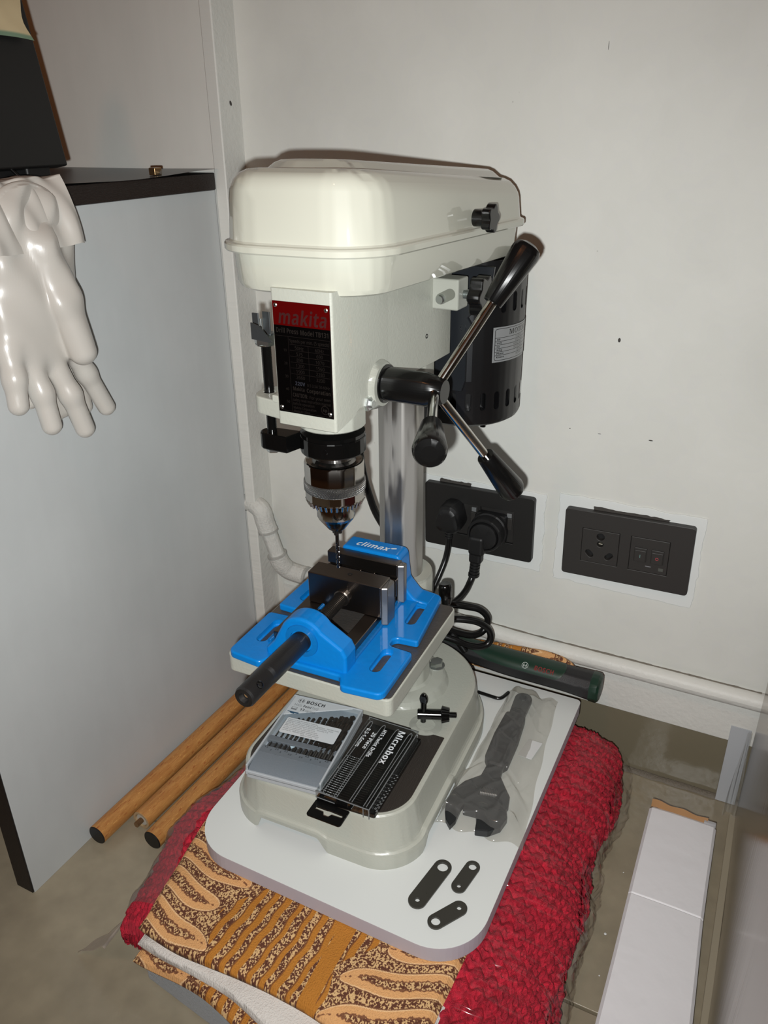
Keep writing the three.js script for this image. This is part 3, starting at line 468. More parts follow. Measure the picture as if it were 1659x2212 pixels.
// ---------------------------------------------------------------- wooden poles on the floor along the cupboard
{
  const wt = tex(512, 512, (u, v) => {                     // u along the pole, v around
    const n = fbm(u * 10 + v * 6, v * 26, 4096, 4, 61), f = vnoise(u * 26 + v * 14, v * 70, 4096, 62), g = vnoise(u * 60 + v * 30, v * 150, 4096, 63);
    let c = mixc([204, 152, 88], [170, 112, 58], n); if (f > 0.80) c = mixc(c, [146, 70, 34], (f - 0.8) * 4.6); if (g > 0.86) c = mixc(c, [232, 178, 104], 0.6); return c;
  });
  const W = S(0xffffff, 0.42, 0, { map: rep(wt, 1, 1), bumpMap: rep(fine, 2, 5), bumpScale: 0.0003 });
  const R = 0.0128;
  for (const [label, ax, az, ay, bx, bz, by, cap] of [
    ['wood-grained round pole against the cupboard, black end cap, outermost left', -0.645, 0.418, R, -0.636, 0.05, R, true],
    ['middle wood-grained pole of three, its bare end showing a brass screw', -0.612, 0.376, R, -0.6, 0.05, R + 0.002, false],
    ['wood-grained round pole nearest the red blanket, black end cap', -0.578, 0.394, R, -0.568, 0.05, R, true]]) {
    const a = V(ax, ay, az), b = V(bx, by, bz), d = b.clone().sub(a), L = d.length();
    const t = thing('wooden_pole', label, 'pole', [ax, 0, az], { group: undefined });
    const g = new THREE.CylinderGeometry(R, R, L, 40, 1, true).translate(0, L / 2, 0); { const uv = g.attributes.uv; for (let i = 0; i < uv.count; i++) { const x = uv.getX(i), y = uv.getY(i); uv.setXY(i, y * 1.5 + ax * 7, x * 1); } }
    g.applyQuaternion(new THREE.Quaternion().setFromUnitVectors(V(0, 1, 0), d.clone().normalize())); g.translate(ax, ay, az);
    obj('shaft', g, W, t);
    const n = d.clone().normalize().negate();
    if (cap) obj('end_cap', turned(a.clone().addScaledVector(n, -0.002), n, [[R * 0.99, 0], [R * 0.985, 0.0022], [R * 0.9, 0.0032], [0, 0.0032]], 32), MAT.blackMatte, t, 'black plastic end cap');
    else {
      obj('end_ring', turned(a.clone().addScaledVector(n, -0.002), n, [[R * 0.99, 0], [R * 0.97, 0.0022], [R * 0.74, 0.0022], [R * 0.72, -0.002], [0, -0.002]], 32), S(rgb(0.42, 0.30, 0.17), 0.6), t);
      const th = []; for (let k = 0; k <= 14; k++) { th.push([0.0038, k * 0.0009], [0.0032, k * 0.0009 + 0.00045]); } th.push([0, 0.0128]);
      obj('screw', turned(a.clone().addScaledVector(n, -0.004), n, th, 20), S(rgb(0.34, 0.22, 0.12), 0.4, 0.8), t);
      obj('filler', turned(a.clone().addScaledVector(n, -0.0025), n, [[0.009, 0], [0.008, 0.0012], [0, 0.0015]], 20), S(rgb(0.5, 0.48, 0.42), 0.7), t);
    }
    obj('rear_end', turned(b, d, [[R, -0.001], [R, 0], [0, 0]], 24), MAT.blackMatte, t);
  }
}
// ---------------------------------------------------------------- sockets, plugs and cords on the wall
MAT.plate = S(rgb(0.026, 0.024, 0.022), 0.5);
{
  const frame = (X0, X1, Y0, Y1, rot, label) => {
    const cx = (X0 + X1) / 2, cy = (Y0 + Y1) / 2, t = thing('socket_plate', label, 'socket', [cx, cy, 0.002], {});
    const w = X1 - X0, h = Y1 - Y0; const P = (g) => g.rotateZ(rot).translate(cx, cy, 0);
    return { t, w, h, P };
  };
  const slab = (x0, x1, y0, y1, r, z0, z1, holes = []) => { const s = new THREE.Shape(roundPoly([[x0, y0], [x1, y0], [x1, y1], [x0, y1]], r, 5).map(([x, y]) => new THREE.Vector2(x, y))); for (const hh of holes) s.holes.push(new THREE.Path(hh.map(([x, y]) => new THREE.Vector2(x, y)))); return new THREE.ExtrudeGeometry(s, { depth: z1 - z0 - 0.0012, bevelEnabled: true, bevelThickness: 0.0006, bevelSize: 0.0006, bevelOffset: -0.0006, bevelSegments: 2 }).translate(0, 0, z0 + 0.0006); };
  const sq = (x0, x1, y0, y1) => [[x0, y0], [x1, y0], [x1, y1], [x0, y1]];
  // right-hand plate: a five-hole socket and a two-button switch
  { const { t, w, h, P } = frame(-0.1972, -0.0458, 0.2895, 0.379, 1.3 * rad, 'dark grey wall plate with an empty socket and a two-button switch');
    const ox = (-0.1743 + 0.1215) , so = -0.0308, sw = 0.0274, cy = -0.0005;
    obj('frame', P(slab(-w / 2, w / 2, -h / 2, h / 2, 0.004, 0.002, 0.0105, [sq(so - 0.0225, so + 0.0225, cy - 0.0225, cy + 0.0225), sq(sw - 0.0225, sw + 0.0225, cy - 0.0225, cy + 0.0225)])), MAT.plate, t);
    const holes = [capsule(so, cy + 0.0137, so, cy + 0.0137, 0.0047), capsule(so + 0.0002, cy + 0.0038, so + 0.0002, cy + 0.0038, 0.0038), capsule(so - 0.0135, cy - 0.0093, so - 0.0105, cy - 0.0125, 0.0034), capsule(so + 0.0132, cy - 0.0093, so + 0.0102, cy - 0.0125, 0.0034)];
    obj('socket_module', P(slab(so - 0.0222, so + 0.0222, cy - 0.0222, cy + 0.0222, 0.001, 0.002, 0.0107, holes)), MAT.plate, t);
    obj('shutter', P(slab(so - 0.02, so + 0.02, cy - 0.02, cy + 0.02, 0.001, 0.0022, 0.0036)), S(rgb(0.004, 0.004, 0.004), 0.6), t);
    obj('contact', P(box(so - 0.0024, so + 0.0028, cy + 0.0026, cy + 0.0038, 0.0035, 0.0085)), S(rgb(0.8, 0.76, 0.62), 0.3, 0.9), t, 'bright brass contact');
    obj('switch_module', P(slab(sw - 0.0222, sw + 0.0222, cy - 0.0222, cy + 0.0222, 0.001, 0.002, 0.0104)), MAT.plate, t);
    for (const s of [-1, 1]) {
      const bx = sw + s * 0.0098, b = obj('switch_button', [P(slab(bx - 0.0073, bx + 0.0073, cy - 0.009, cy + 0.0095, 0.001, 0.010, 0.0122)), P(slab(bx - 0.0066, bx + 0.0066, cy - 0.0085, cy + 0.0065, 0.0008, 0.0118, 0.0131))], MAT.plate, t);
      obj('mark', s < 0 ? P(box(bx - 0.0004, bx + 0.0004, cy - 0.003, cy + 0.001, 0.0129, 0.01325, 0.0001)) : P(new THREE.TorusGeometry(0.0016, 0.0004, 8, 20).translate(bx, cy - 0.001, 0.0132)), s < 0 ? S(rgb(0.12, 0.24, 0.22), 0.5) : S(rgb(0.36, 0.05, 0.06), 0.5), b);
    }
    obj('indicator', P(box(sw - 0.003, sw + 0.0038, cy - 0.0148, cy - 0.0136, 0.0101, 0.0107, 0.0002)), S(rgb(0.16, 0.16, 0.17), 0.5), t);
    obj('badge', P(box(sw + 0.0125, sw + 0.018, cy - 0.018, cy - 0.0138, 0.0101, 0.0106, 0.0002)), S(rgb(0.07, 0.075, 0.065), 0.6), t);
  }
  // left-hand plate with both outlets in use
  { const { t, w, h, P } = frame(-0.3855, -0.2368, 0.289, 0.379, 0.9 * rad, 'dark grey wall plate behind the drill press with two plugs in it');
    obj('frame', P(slab(-w / 2, w / 2, -h / 2, h / 2, 0.004, 0.002, 0.0105, [sq(-0.0445, 0.0005, -0.0228, 0.0222), sq(0.0035, 0.0485, -0.0228, 0.0222)])), S(rgb(0.010, 0.0095, 0.009), 0.5), t);
    for (const s of [-0.022, 0.026]) {
      obj('outlet', P(slab(s - 0.0222, s + 0.0222, -0.0225, 0.0219, 0.001, 0.002, 0.0085)), S(rgb(0.018, 0.017, 0.016), 0.45), t);
      obj('switch', [P(slab(s + 0.0125, s + 0.0205, -0.004, 0.0125, 0.0008, 0.0085, 0.0105))], MAT.plate, t);
      obj('indicator', P(box(s + 0.0132, s + 0.0195, 0.013, 0.019, 0.0082, 0.0098, 0.0005)), S(rgb(0.22, 0.23, 0.235), 0.3, 0.3), t, 'grey indicator window');
    }
  }
  // moulded plug on the left
  { const c = V(-0.3435, 0.3400, 0.0105), t = thing('power_plug', 'black three-pin plug with soft triangular back, left of the round adapter', 'plug', [c.x, c.y, 0.009]);
    const ring = (k, z) => roundPoly([[-0.0215, -0.0165], [0.021, -0.0165], [0.0105, 0.0205], [-0.0105, 0.0205]], [0.011, 0.011, 0.011, 0.011], 8).map(([x, y]) => V(c.x + x * k, c.y + y * k + (z - 0.0105) * -0.05, z));
    obj('body', loft([ring(1, 0.009), ring(1.04, 0.018), ring(1.04, 0.029), ring(0.99, 0.0345), ring(0.86, 0.038), ring(0.5, 0.0386)], { capB: true, crease: 0.9 }), MAT.rubber, t);
    const th = []; for (let k = 0; k < 5; k++) { const y = k * 0.0036, r = 0.0068 - k * 0.0004; th.push([r, y], [r, y + 0.0022], [r - 0.0014, y + 0.0026], [r - 0.0014, y + 0.0034]); } th.push([0.0032, 0.018]);
    obj('strain_relief', turned(V(c.x - 0.001, c.y - 0.0135, 0.024), V(-0.02, -1, 0.06), th, 24), MAT.rubber, t);
    obj('cord', tube([[c.x - 0.0012, c.y - 0.030, 0.025], [c.x - 0.0008, c.y - 0.042, 0.027], [-0.346, 0.2798, 0.032], [-0.3495, 0.2602, 0.045], [-0.353, 0.244, 0.058], [-0.361, 0.21, 0.074], [-0.372, 0.17, 0.088], [-0.386, 0.1545, 0.098]], 0.0042, 120, 14), MAT.cable, t);
  }
  // round adapter with the machine's plug in it
  { const c = V(-0.2915, 0.3310, 0.0105), t = thing('plug_adapter', 'chunky round black plug adapter in the wall plate', 'adapter', [c.x, c.y, 0.009]);
    const sqr = roundPoly([[-0.021, -0.021], [0.021, -0.021], [0.021, 0.021], [-0.021, 0.021]], 0.006, 6);
    obj('base', loft([sqr.map(([x, y]) => V(c.x + x, c.y + y, 0.0088)), sqr.map(([x, y]) => V(c.x + x, c.y + y, 0.017)), sqr.map(([x, y]) => V(c.x + x * 0.95, c.y + y * 0.95, 0.0185))], { capB: true, crease: 0.5 }), MAT.rubber, t);
    obj('collar', turned(c.clone().setZ(0.017), V(0, 0, 1), [[0.0235, 0], [0.0245, 0.001], [0.0245, 0.007], [0.0228, 0.0085], [0.0228, 0.022], [0.0215, 0.0235], [0.0195, 0.0235], [0.0192, 0.006], [0, 0.006]], 48), MAT.rubber, t);
    const p = thing('power_plug', 'black angled two-pin plug pushed into the round adapter', 'plug', [c.x, c.y, 0.0235]);
    obj('body', [turned(c.clone().setZ(0.0235), V(0, 0, 1), [[0.0182, 0], [0.0182, 0.017], [0.0172, 0.0195], [0.012, 0.0205], [0, 0.0205]], 40), new RoundedBoxGeometry(0.021, 0.028, 0.018, 4, 0.005).translate(c.x - 0.0085, c.y - 0.015, 0.0375), new RoundedBoxGeometry(0.017, 0.02, 0.014, 4, 0.0045).translate(c.x - 0.0098, c.y - 0.032, 0.0375)], MAT.rubber, p);
    const th = []; for (let k = 0; k < 4; k++) { const y = k * 0.0045; th.push([0.0066, y], [0.0066, y + 0.003], [0.0054, y + 0.0033], [0.0054, y + 0.0042]); } th.push([0.0072, 0.018], [0.0072, 0.022], [0.004, 0.0225]);
    obj('strain_relief', turned(V(c.x - 0.0105, c.y - 0.040, 0.0375), V(-0.07, -1, 0.02), th, 24), MAT.rubber, p);
    obj('cord', tube([[c.x - 0.0125, c.y - 0.060, 0.038], [-0.3055, 0.2625, 0.044], [-0.307, 0.2545, 0.058], [-0.3125, 0.2495, 0.08], [-0.325, 0.247, 0.095], [-0.335, 0.2495, 0.098], [-0.325, 0.2515, 0.093],
      [-0.3074, 0.2500, 0.085], [-0.2968, 0.2466, 0.078], [-0.2814, 0.2414, 0.07], [-0.2723, 0.2303, 0.066], [-0.2717, 0.2204, 0.068], [-0.2754, 0.2123, 0.074], [-0.2836, 0.2103, 0.084], [-0.2983, 0.215, 0.094], [-0.3125, 0.2241, 0.104], [-0.322, 0.234, 0.11],
      [-0.3137, 0.2375, 0.104], [-0.291, 0.2363, 0.092], [-0.2757, 0.231, 0.084], [-0.2655, 0.2198, 0.078], [-0.2625, 0.2086, 0.078], [-0.2651, 0.2011, 0.082], [-0.274, 0.1991, 0.09], [-0.2874, 0.203, 0.098], [-0.302, 0.2108, 0.105], [-0.325, 0.216, 0.112], [-0.345, 0.20, 0.114], [-0.36, 0.17, 0.112], [-0.39, 0.1545, 0.112]], 0.0045, 460, 14), MAT.cable, p, 'black cord looped behind the drill press');
  }
  // a free end of the cord pointing at the viewer
  solo('cord_end', [tube([[-0.325, 0.236, 0.099], [-0.3067, 0.2169, 0.1005], [-0.2981, 0.2067, 0.101], [-0.2881, 0.196, 0.102]], 0.0042, 40, 14), turned(V(-0.2881, 0.196, 0.102), V(10, -10.7, 1), [[0.0042, 0], [0.003, 0.002], [0, 0.0022]], 14)], MAT.cable, 'short black cord end sticking out below the cord loops', 'cord', [-0.30, 0.196, 0.1]);
}
// ---------------------------------------------------------------- the drill press (machine frame: x to its right, z towards the operator, origin on the column)
const H = -3.2 * rad;                                   // the head is swung a little on the column
const hd = (g) => g.rotateY(H), hv = (x, y, z) => V(x * Math.cos(H) + z * Math.sin(H), y, -x * Math.sin(H) + z * Math.cos(H));
const HX = V(Math.cos(H), 0, -Math.sin(H)), UP = V(0, 1, 0), FZ = V(0, 0, 1);
const press = thing('drill_press', 'cream bench drill press with black feed levers on a heavy cast base', 'drill press', [-0.008, HB, 0.06], { mach: true });
{ // base: cast skirt with feet
  const BX = -0.008, top = [[-0.0935, 0], [0.0935, 0], [0.0935, 0.2035], [-0.0935, 0.2035]];
  const outline = (off, fo) => {                        // rear half circle, straight sides, rounded front
    const o = []; const hw = 0.0935 + off, zf = 0.2035 + fo, rr = 0.041 + off * 0.6;
    for (let k = 0; k <= 40; k++) { const a = Math.PI + k / 40 * Math.PI; o.push([hw * Math.cos(a), hw * Math.sin(a) * 1.0]); }
    for (let k = 1; k < 60; k++) o.push([hw, lerp(0, zf - rr, k / 60)]);
    for (let k = 0; k <= 16; k++) { const a = k / 16 * Math.PI / 2; o.push([hw - rr + rr * Math.cos(a), zf - rr + rr * Math.sin(a)]); }
    for (let k = 1; k < 60; k++) o.push([lerp(hw - rr, -hw + rr, k / 60), zf]);
    for (let k = 0; k <= 16; k++) { const a = Math.PI / 2 + k / 16 * Math.PI / 2; o.push([-hw + rr + rr * Math.cos(a), zf - rr + rr * Math.sin(a)]); }
    for (let k = 1; k < 60; k++) o.push([-hw, lerp(zf - rr, 0, k / 60)]);
    return o;
  };
  const notch = (x, z) => { let n = 0; if (z > 0.195) n = Math.max(n, sstep(-0.064, -0.057, x) * sstep(0.020, 0.006, x)); if (Math.abs(x) > 0.085) n = Math.max(n, sstep(0.078, 0.085, z) * sstep(0.170, 0.160, z)); return n; };
  const prof = [[0.0125, 0.150], [0.0128, 0.1512], [0.0128, 0.166], [0.0115, 0.1685], [0.0085, 0.170], [0.0068, 0.172], [0.006, 0.176], [0.002, 0.206], [0.0008, 0.2105], [-0.0012, 0.212]];
  const rings = prof.map(([off, y], k) => outline(off, off * 0.55).map(([x, z]) => { const n = notch(x, z); const yy = y < 0.1685 ? lerp(y, 0.1655 + (y - 0.15) * 0.25, n) : y + 0.004 * n * sstep(0.180, 0.168, y); return V(BX + x, yy, z); }));
  obj('base', loft(rings, { capB: true, crease: 0.55 }), MAT.cast, press, 'cream cast iron base');
  const pl = offsetPoly([[-0.0935, 0.0705], [0.0935, 0.0705], [0.0935, 0.2035], [-0.0935, 0.2035]], -0.0035);
  obj('machined_pad', plan(roundPoly(pl, [0.001, 0.001, 0.0385, 0.0385], 14).map(([x, z]) => [x + BX, z]), 0.2116, 0.2125, 0.0003), S(rgb(0.062, 0.053, 0.046), 0.42, 0.55, { bumpMap: rep(fine, 40, 4), bumpScale: 0.0002 }), press, 'dark machined flat on the base');
  obj('column_foot', [turned(V(0, 0.2115, 0), UP, [[0.056, 0], [0.054, 0.003], [0.052, 0.0075], [0.049, 0.009], [0.036, 0.0095], [0.033, 0.012], [0.032, 0.05], [0.030, 0.052], [0.0225, 0.052]], 56), turned(V(0.056, 0.2115, 0.063), UP, [[0.019, 0], [0.0165, 0.0015], [0.0105, 0.0018], [0.0105, 0]], 40)], MAT.castFine, press);
  for (const [x, z] of [[0.0325, -0.030], [-0.0325, -0.030], [0.0, 0.0435]]) obj('bolt', [hex(V(x, 0.2205, z), UP, 0.0078, 0.007, 0.3), turned(V(x, 0.2203, z), UP, [[0.0098, 0], [0.0098, 0.0012], [0, 0.0012]], 24)], MAT.zinc, press);
  obj('key_hole', turned(V(0.056, 0.2118, 0.063), UP, [[0.0100, 0], [0, 0.0]], 24), MAT.blackMatte, press);
}
{ // column, table, table bracket
  const ct = tex(256, 512, (u, v) => 0.13 + (0.22 + 0.4 * sstep(0.42, 0.62, fbm(u * 9, v * 14, 18, 4, 71))) * sstep(0.68, 0.55, v) + 0.08 * fbm(u * 40, v * 6, 40, 2, 72), { srgb: false, wrap: true });
  obj('column', rod(V(0, 0.22, 0), V(0, 0.62, 0), 0.023, 0.023, 64), S(rgb(0.47, 0.455, 0.43), 1, 1, { roughnessMap: ct }), press, 'polished steel column');
  const cx = -0.0055, T = roundPoly([[cx - 0.085, 0.0420], [cx + 0.0845, 0.0410], [cx + 0.0835, 0.2045], [cx - 0.086, 0.2022]], 0.0065, 6);
  obj('table', plan(T, 0.338, 0.3562, 0.0012), MAT.cast, press, 'cream cast table');
  obj('table_surface', plan(T.map(([x, z]) => [cx + (x - cx) * 0.985, 0.1233 + (z - 0.1233) * 0.985]), 0.3558, 0.3568, 0.0003), S(rgb(0.16, 0.145, 0.13), 0.38, 0.75, { bumpMap: rep(fine, 4, 60), bumpScale: 0.0003 }), press, 'dark ground steel table top');
  obj('table_bracket', [turned(V(0, 0.288, 0), UP, [[0.0232, 0], [0.034, 0], [0.0345, 0.002], [0.0345, 0.071], [0.0335, 0.0735], [0.0232, 0.0735]], 56), box(-0.024, 0.022, 0.305, 0.338, 0.025, 0.12, 0.006), box(0.018, 0.045, 0.298, 0.33, -0.012, 0.008, 0.005)], MAT.castFine, press);
  const k0 = V(0.046, 0.304, -0.022), kd = V(-0.12, 1, -0.12);
  const kn = obj('clamp_lever', rod(k0, k0.clone().addScaledVector(kd.clone().normalize(), 0.02), 0.0035), MAT.zinc, press);
  obj('clamp_knob', turned(k0.clone().addScaledVector(kd.clone().normalize(), 0.012), kd, [[0.0035, -0.004], [0.0062, 0], [0.0072, 0.006], [0.0078, 0.017], [0.0074, 0.0215], [0.006, 0.0235], [0.0, 0.0238]], 28), MAT.blackGloss, kn);
}
{ // head casting
  const o = roundPoly([[-0.034, -0.045], [0.034, -0.045], [0.0335, 0.0], [0.0275, 0.08], [0.0278, 0.170], [-0.0278, 0.170], [-0.03, 0.08]], [0.006, 0.006, 0.02, 0.02, 0.0025, 0.0025, 0.02], 6);
  const lv = (y, d) => offsetPoly([[-0.034, -0.045], [0.034, -0.045], [0.0335, 0.0], [0.0275, 0.08], [0.0278, 0.170], [-0.0278, 0.170], [-0.03, 0.08]], d);
  const rr = [0.006, 0.006, 0.02, 0.02, 0.0025, 0.0025, 0.02];
  const rings = [[0.580, -0.001], [0.5808, 0], [0.69, 0]].map(([y, d]) => roundPoly(lv(y, d), rr, 6).map(([x, z]) => V(x, y, z)));
  // the underside climbs towards the column
  for (const r of rings) for (const p of r) if (p.y < 0.6) p.y += 0.016 * sstep(0.118, 0.085, p.z);
  obj('head', [hd(loft(rings, { capA: true, capB: true, crease: 0.4 })), hd(turned(V(0, 0.572, 0.131), UP, [[0.0, -0.0], [0.0275, 0], [0.0285, 0.001], [0.0285, 0.016], [0.027, 0.02]], 56)), hd(turned(V(0, 0.568, 0), UP, [[0.0232, 0], [0.031, 0], [0.0322, 0.002], [0.0322, 0.05]], 48)),
    hd(turned(V(0.02, 0.6013, 0.0965), V(1, 0, 0), [[0.024, 0], [0.0215, 0.007], [0.0195, 0.011], [0.0185, 0.0125], [0.0, 0.0125]], 48)),
    hd(new RoundedBoxGeometry(0.030, 0.028, 0.024, 3, 0.002).translate(0.0435, 0.6615, -0.0105))], MAT.castFine, press, 'cream cast head');
  // depth stop arm on the left with a slot for the rod
  obj('stop_arm', hd(plan(roundPoly([[-0.064, 0.132], [-0.026, 0.130], [-0.026, 0.1695], [-0.058, 0.163]], [0.012, 0.001, 0.001, 0.014], 10), 0.5835, 0.5985, 0.0012, [circle(-0.0505, 0.149, 0.0065, 20)])), MAT.castFine, press);
  obj('stop_arm', hd(plan(roundPoly([[-0.034, 0.14], [-0.026, 0.14], [-0.026, 0.1695], [-0.034, 0.1685]], 0.001, 3), 0.597, 0.6035, 0.001)), MAT.castFine, press);
  // bolt heads and grub screw hole on the right side
  const b0 = hv(0.0245, 0.590, 0.118);
  obj('bolt', turned(b0.clone(), HX, [[0.0062, 0], [0.0066, 0.0004], [0.0066, 0.005], [0.0056, 0.006], [0.0035, 0.006], [0.0035, 0.0085], [0, 0.009]], 6, 0.3), MAT.zinc, press);
  obj('side_hole', turned(hv(0.0325, 0.6245, 0.012), HX, [[0.0024, 0.0], [0.0019, 0.0005], [0, -0.0005]], 16).scale(1, 1, 1), MAT.blackMatte, press);
  // bracket slot with a pin, threaded rod and black knob for the motor belt
  obj('bracket_slot', hd(new THREE.ExtrudeGeometry(new THREE.Shape(capsule(0.0415, 0.6575, 0.0505, 0.6622, 0.0050).map(([x, y]) => new THREE.Vector2(x, y))), { depth: 0.0005, bevelEnabled: false }).translate(0, 0, 0.0012)), S(rgb(0.13, 0.135, 0.11), 0.5), press);
  obj('pin', hd(turned(V(0.0420, 0.6578, -0.003), V(-0.1, -0.1, 1), [[0.0045, 0], [0.0045, 0.007], [0.0036, 0.0083], [0, 0.0083]], 24)), MAT.zinc, press);
  const th = []; for (let k = 0; k <= 12; k++) { th.push([0.0045, k * 0.0011], [0.0037, k * 0.0011 + 0.00055]); }
  const ts = obj('tension_screw', hd(turned(V(0.0565, 0.6605, -0.0125), V(1, 0, 0), th, 20)), MAT.zinc, press);
  const kp = []; for (let k = 0; k < 48; k++) { const a = k / 48 * 2 * Math.PI, r = 0.0165 + 0.0022 * Math.cos(a * 6); kp.push(new THREE.Vector2(r * Math.cos(a), r * Math.sin(a))); }
  obj('tension_knob', hd(new THREE.ExtrudeGeometry(new THREE.Shape(kp), { depth: 0.01, bevelEnabled: true, bevelSize: 0.0015, bevelThickness: 0.0015, bevelOffset: -0.0015, bevelSegments: 3 }).rotateY(Math.PI / 2).translate(0.0692, 0.6605, -0.0125)), MAT.black, ts);
}
{ // maker's plate on the front of the head
  const pt = canvasTex(640, 1100, (c, w, h) => {
    c.fillStyle = '#070606'; c.fillRect(0, 0, w, h); c.fillStyle = '#5e0606'; c.fillRect(0, 0, w, 228);
    const t = (s, x, y, size, o = {}) => { c.font = `${o.italic ? 'italic ' : ''}${o.bold === false ? '' : 'bold '}${size}px sans-serif`; c.fillStyle = o.color ?? '#2c2724'; c.textAlign = o.align ?? 'left'; if (o.w) c.fillText(s, x, y, o.w); else c.fillText(s, x, y); };
    c.save(); c.transform(1, 0, -0.16, 1, 30, 0); t('makita', w / 2 + 10, 212, 190, { align: 'center', color: '#4a2726', w: 560 }); c.restore();
    t('Drill Press', 22, 300, 66, { w: 260 }); t('Model TB131', 300, 304, 66, { w: 325 });
    c.strokeStyle = '#241f1d'; c.lineWidth = 4; c.strokeRect(8, 330, w - 16, h - 345); c.beginPath(); c.moveTo(160, 330); c.lineTo(160, 1085); c.stroke();
    t('Speeds per min. (5 speeds)', 172, 385, 46, { bold: false, w: 450 });
    const rows = [['50Hz', '60Hz'], ['575', '690'], ['890', '1070'], ['1300', '1560'], ['1900', '2280'], ['2660', '3200']];
    rows.forEach(([a, b], i) => { const y = 452 + i * 58; c.beginPath(); c.moveTo(172, y - 48); c.lineTo(w - 20, y - 48); c.moveTo(385, y - 48); c.lineTo(385, y + 10); c.stroke(); t(a, 280, y, 46, { align: 'center', bold: false }); t(b, 510, y, 46, { align: 'center', bold: false }); });
    for (let i = 0; i < 5; i++) { t(String(10 * (i + 1)), 116, 480 + i * 130, 36, { align: 'center', bold: false }); }
    t('220V', 210, 806, 52, { w: 120, color: '#3c3d46' }); t('0.5 3.5A 50-60Hz', 350, 806, 40, { bold: false, w: 260 });
    t('Makita', 180, 862, 54, { w: 140 }); t('Corporation', 340, 866, 58, { w: 280 });
    t('CAUTION:', 174, 928, 56, { w: 180 }); t('For your own', 370, 928, 44, { bold: false, w: 245 });
    t('safety read instruction manual', 174, 972, 40, { bold: false, w: 440 }); t('before operation', 174, 1012, 40, { bold: false, w: 250 }); t('Makita Corporation', 174, 1052, 36, { bold: false, w: 270 }); t('Made in China', 174, 1084, 30, { bold: false, w: 250 });
    c.beginPath(); c.arc(545, 1020, 42, 0, 7); c.lineWidth = 7; c.stroke(); t('kp', 545, 1036, 44, { align: 'center' });
  });
  const g = new THREE.PlaneGeometry(0.0515, 0.0888).translate(0, 0.6363, 0.17065);
  const edge = box(-0.02575, 0.02575, 0.5919, 0.6807, 0.1696, 0.1706, 0.0003);
  const pl = obj('name_plate', hd(g), S(0xffffff, 0.22, 0.45, { map: pt }), press, 'red and black maker\'s plate');
  obj('plate_edge', hd(edge), S(rgb(0.02, 0.004, 0.004), 0.4), pl);
  for (const [x, y] of [[-0.0228, 0.6775], [0.0228, 0.6770], [-0.0228, 0.5957], [0.0228, 0.5955]]) obj('rivet', hd(turned(V(x, y, 0.1704), FZ, [[0.0017, 0], [0.0016, 0.0006], [0.001, 0.0012], [0, 0.0014]], 20)), MAT.zinc, pl);
}
{ // pulley cover: lower tray and hinged lid
  const base = [[-0.088, -0.130], [0.081, -0.130], [0.0475, 0.169], [-0.0945, 0.168]], rr = [0.024, 0.020, 0.046, 0.05];
  const TL = 0.7 * rad;
  const yy = (y, z) => y + (z - 0.13) * 0.062 * sstep(0.721, 0.765, y);
  const ring = (d, y, q = base, r = rr) => roundPoly(offsetPoly(q, d), r.map((a) => Math.max(0.003, a + d)), 12).map(([x, z]) => V(x, yy(y, z) + (z - 0.02) * Math.sin(TL), z));
  obj('pulley_tray', loft([ring(-0.045, 0.6825), ring(-0.012, 0.6825), ring(-0.0085, 0.683), ring(-0.006, 0.6845), ring(-0.004, 0.688), ring(-0.0028, 0.7115), ring(-0.001, 0.7125)], { capA: true, crease: 0.5 }), MAT.gloss, press);
  const pq = [[-0.062, -0.108], [0.060, -0.106], [0.012, 0.132], [-0.068, 0.136]], pr = [0.02, 0.012, 0.032, 0.045];
  const lid = obj('pulley_lid', [loft([ring(0.0005, 0.7118), ring(0.0035, 0.712), ring(0.0046, 0.7132), ring(0.0046, 0.7172), ring(0.0036, 0.7185), ring(0.0012, 0.7192), ring(0.0, 0.7205), ring(-0.002, 0.748), ring(-0.0032, 0.7555), ring(-0.0065, 0.7625), ring(-0.0115, 0.7675), ring(-0.0175, 0.7702), ring(-0.026, 0.771)], { capB: true, crease: 0.5 }),
    loft([ring(0.006, 0.7700, pq, pr), ring(0.003, 0.7708, pq, pr), ring(-0.003, 0.7755, pq, pr), ring(-0.008, 0.7775, pq, pr), ring(-0.014, 0.778, pq, pr)], { capB: true, crease: 0.7 })], MAT.gloss, press, 'glossy cream pulley cover lid');
  // star knob that shuts the lid
  const n = V(0.994, 0, 0.108).normalize(), kb = V(0.0655, 0.7275, -0.004);
  const kp = []; for (let k = 0; k < 60; k++) { const a = k / 60 * 2 * Math.PI, r = 0.0108 + 0.0016 * Math.cos(a * 5); kp.push(new THREE.Vector2(r * Math.cos(a), r * Math.sin(a))); }
  const q = new THREE.Quaternion().setFromUnitVectors(FZ, n);
  const star = new THREE.ExtrudeGeometry(new THREE.Shape(kp), { depth: 0.006, bevelEnabled: true, bevelSize: 0.0012, bevelThickness: 0.0012, bevelOffset: -0.0012, bevelSegments: 3 }).translate(0, 0, 0.0145).applyQuaternion(q).translate(kb.x, kb.y, kb.z);
  obj('lid_knob', [turned(kb.clone().addScaledVector(n, 0.003), n, [[0, 0], [0.0072, 0], [0.0072, 0.011], [0.006, 0.0125]], 32), star], MAT.black, lid);
  obj('knob_stud', turned(kb.clone().addScaledVector(n, -0.002), n, [[0.0022, 0], [0.0022, 0.006]], 16), MAT.zinc, lid);
}
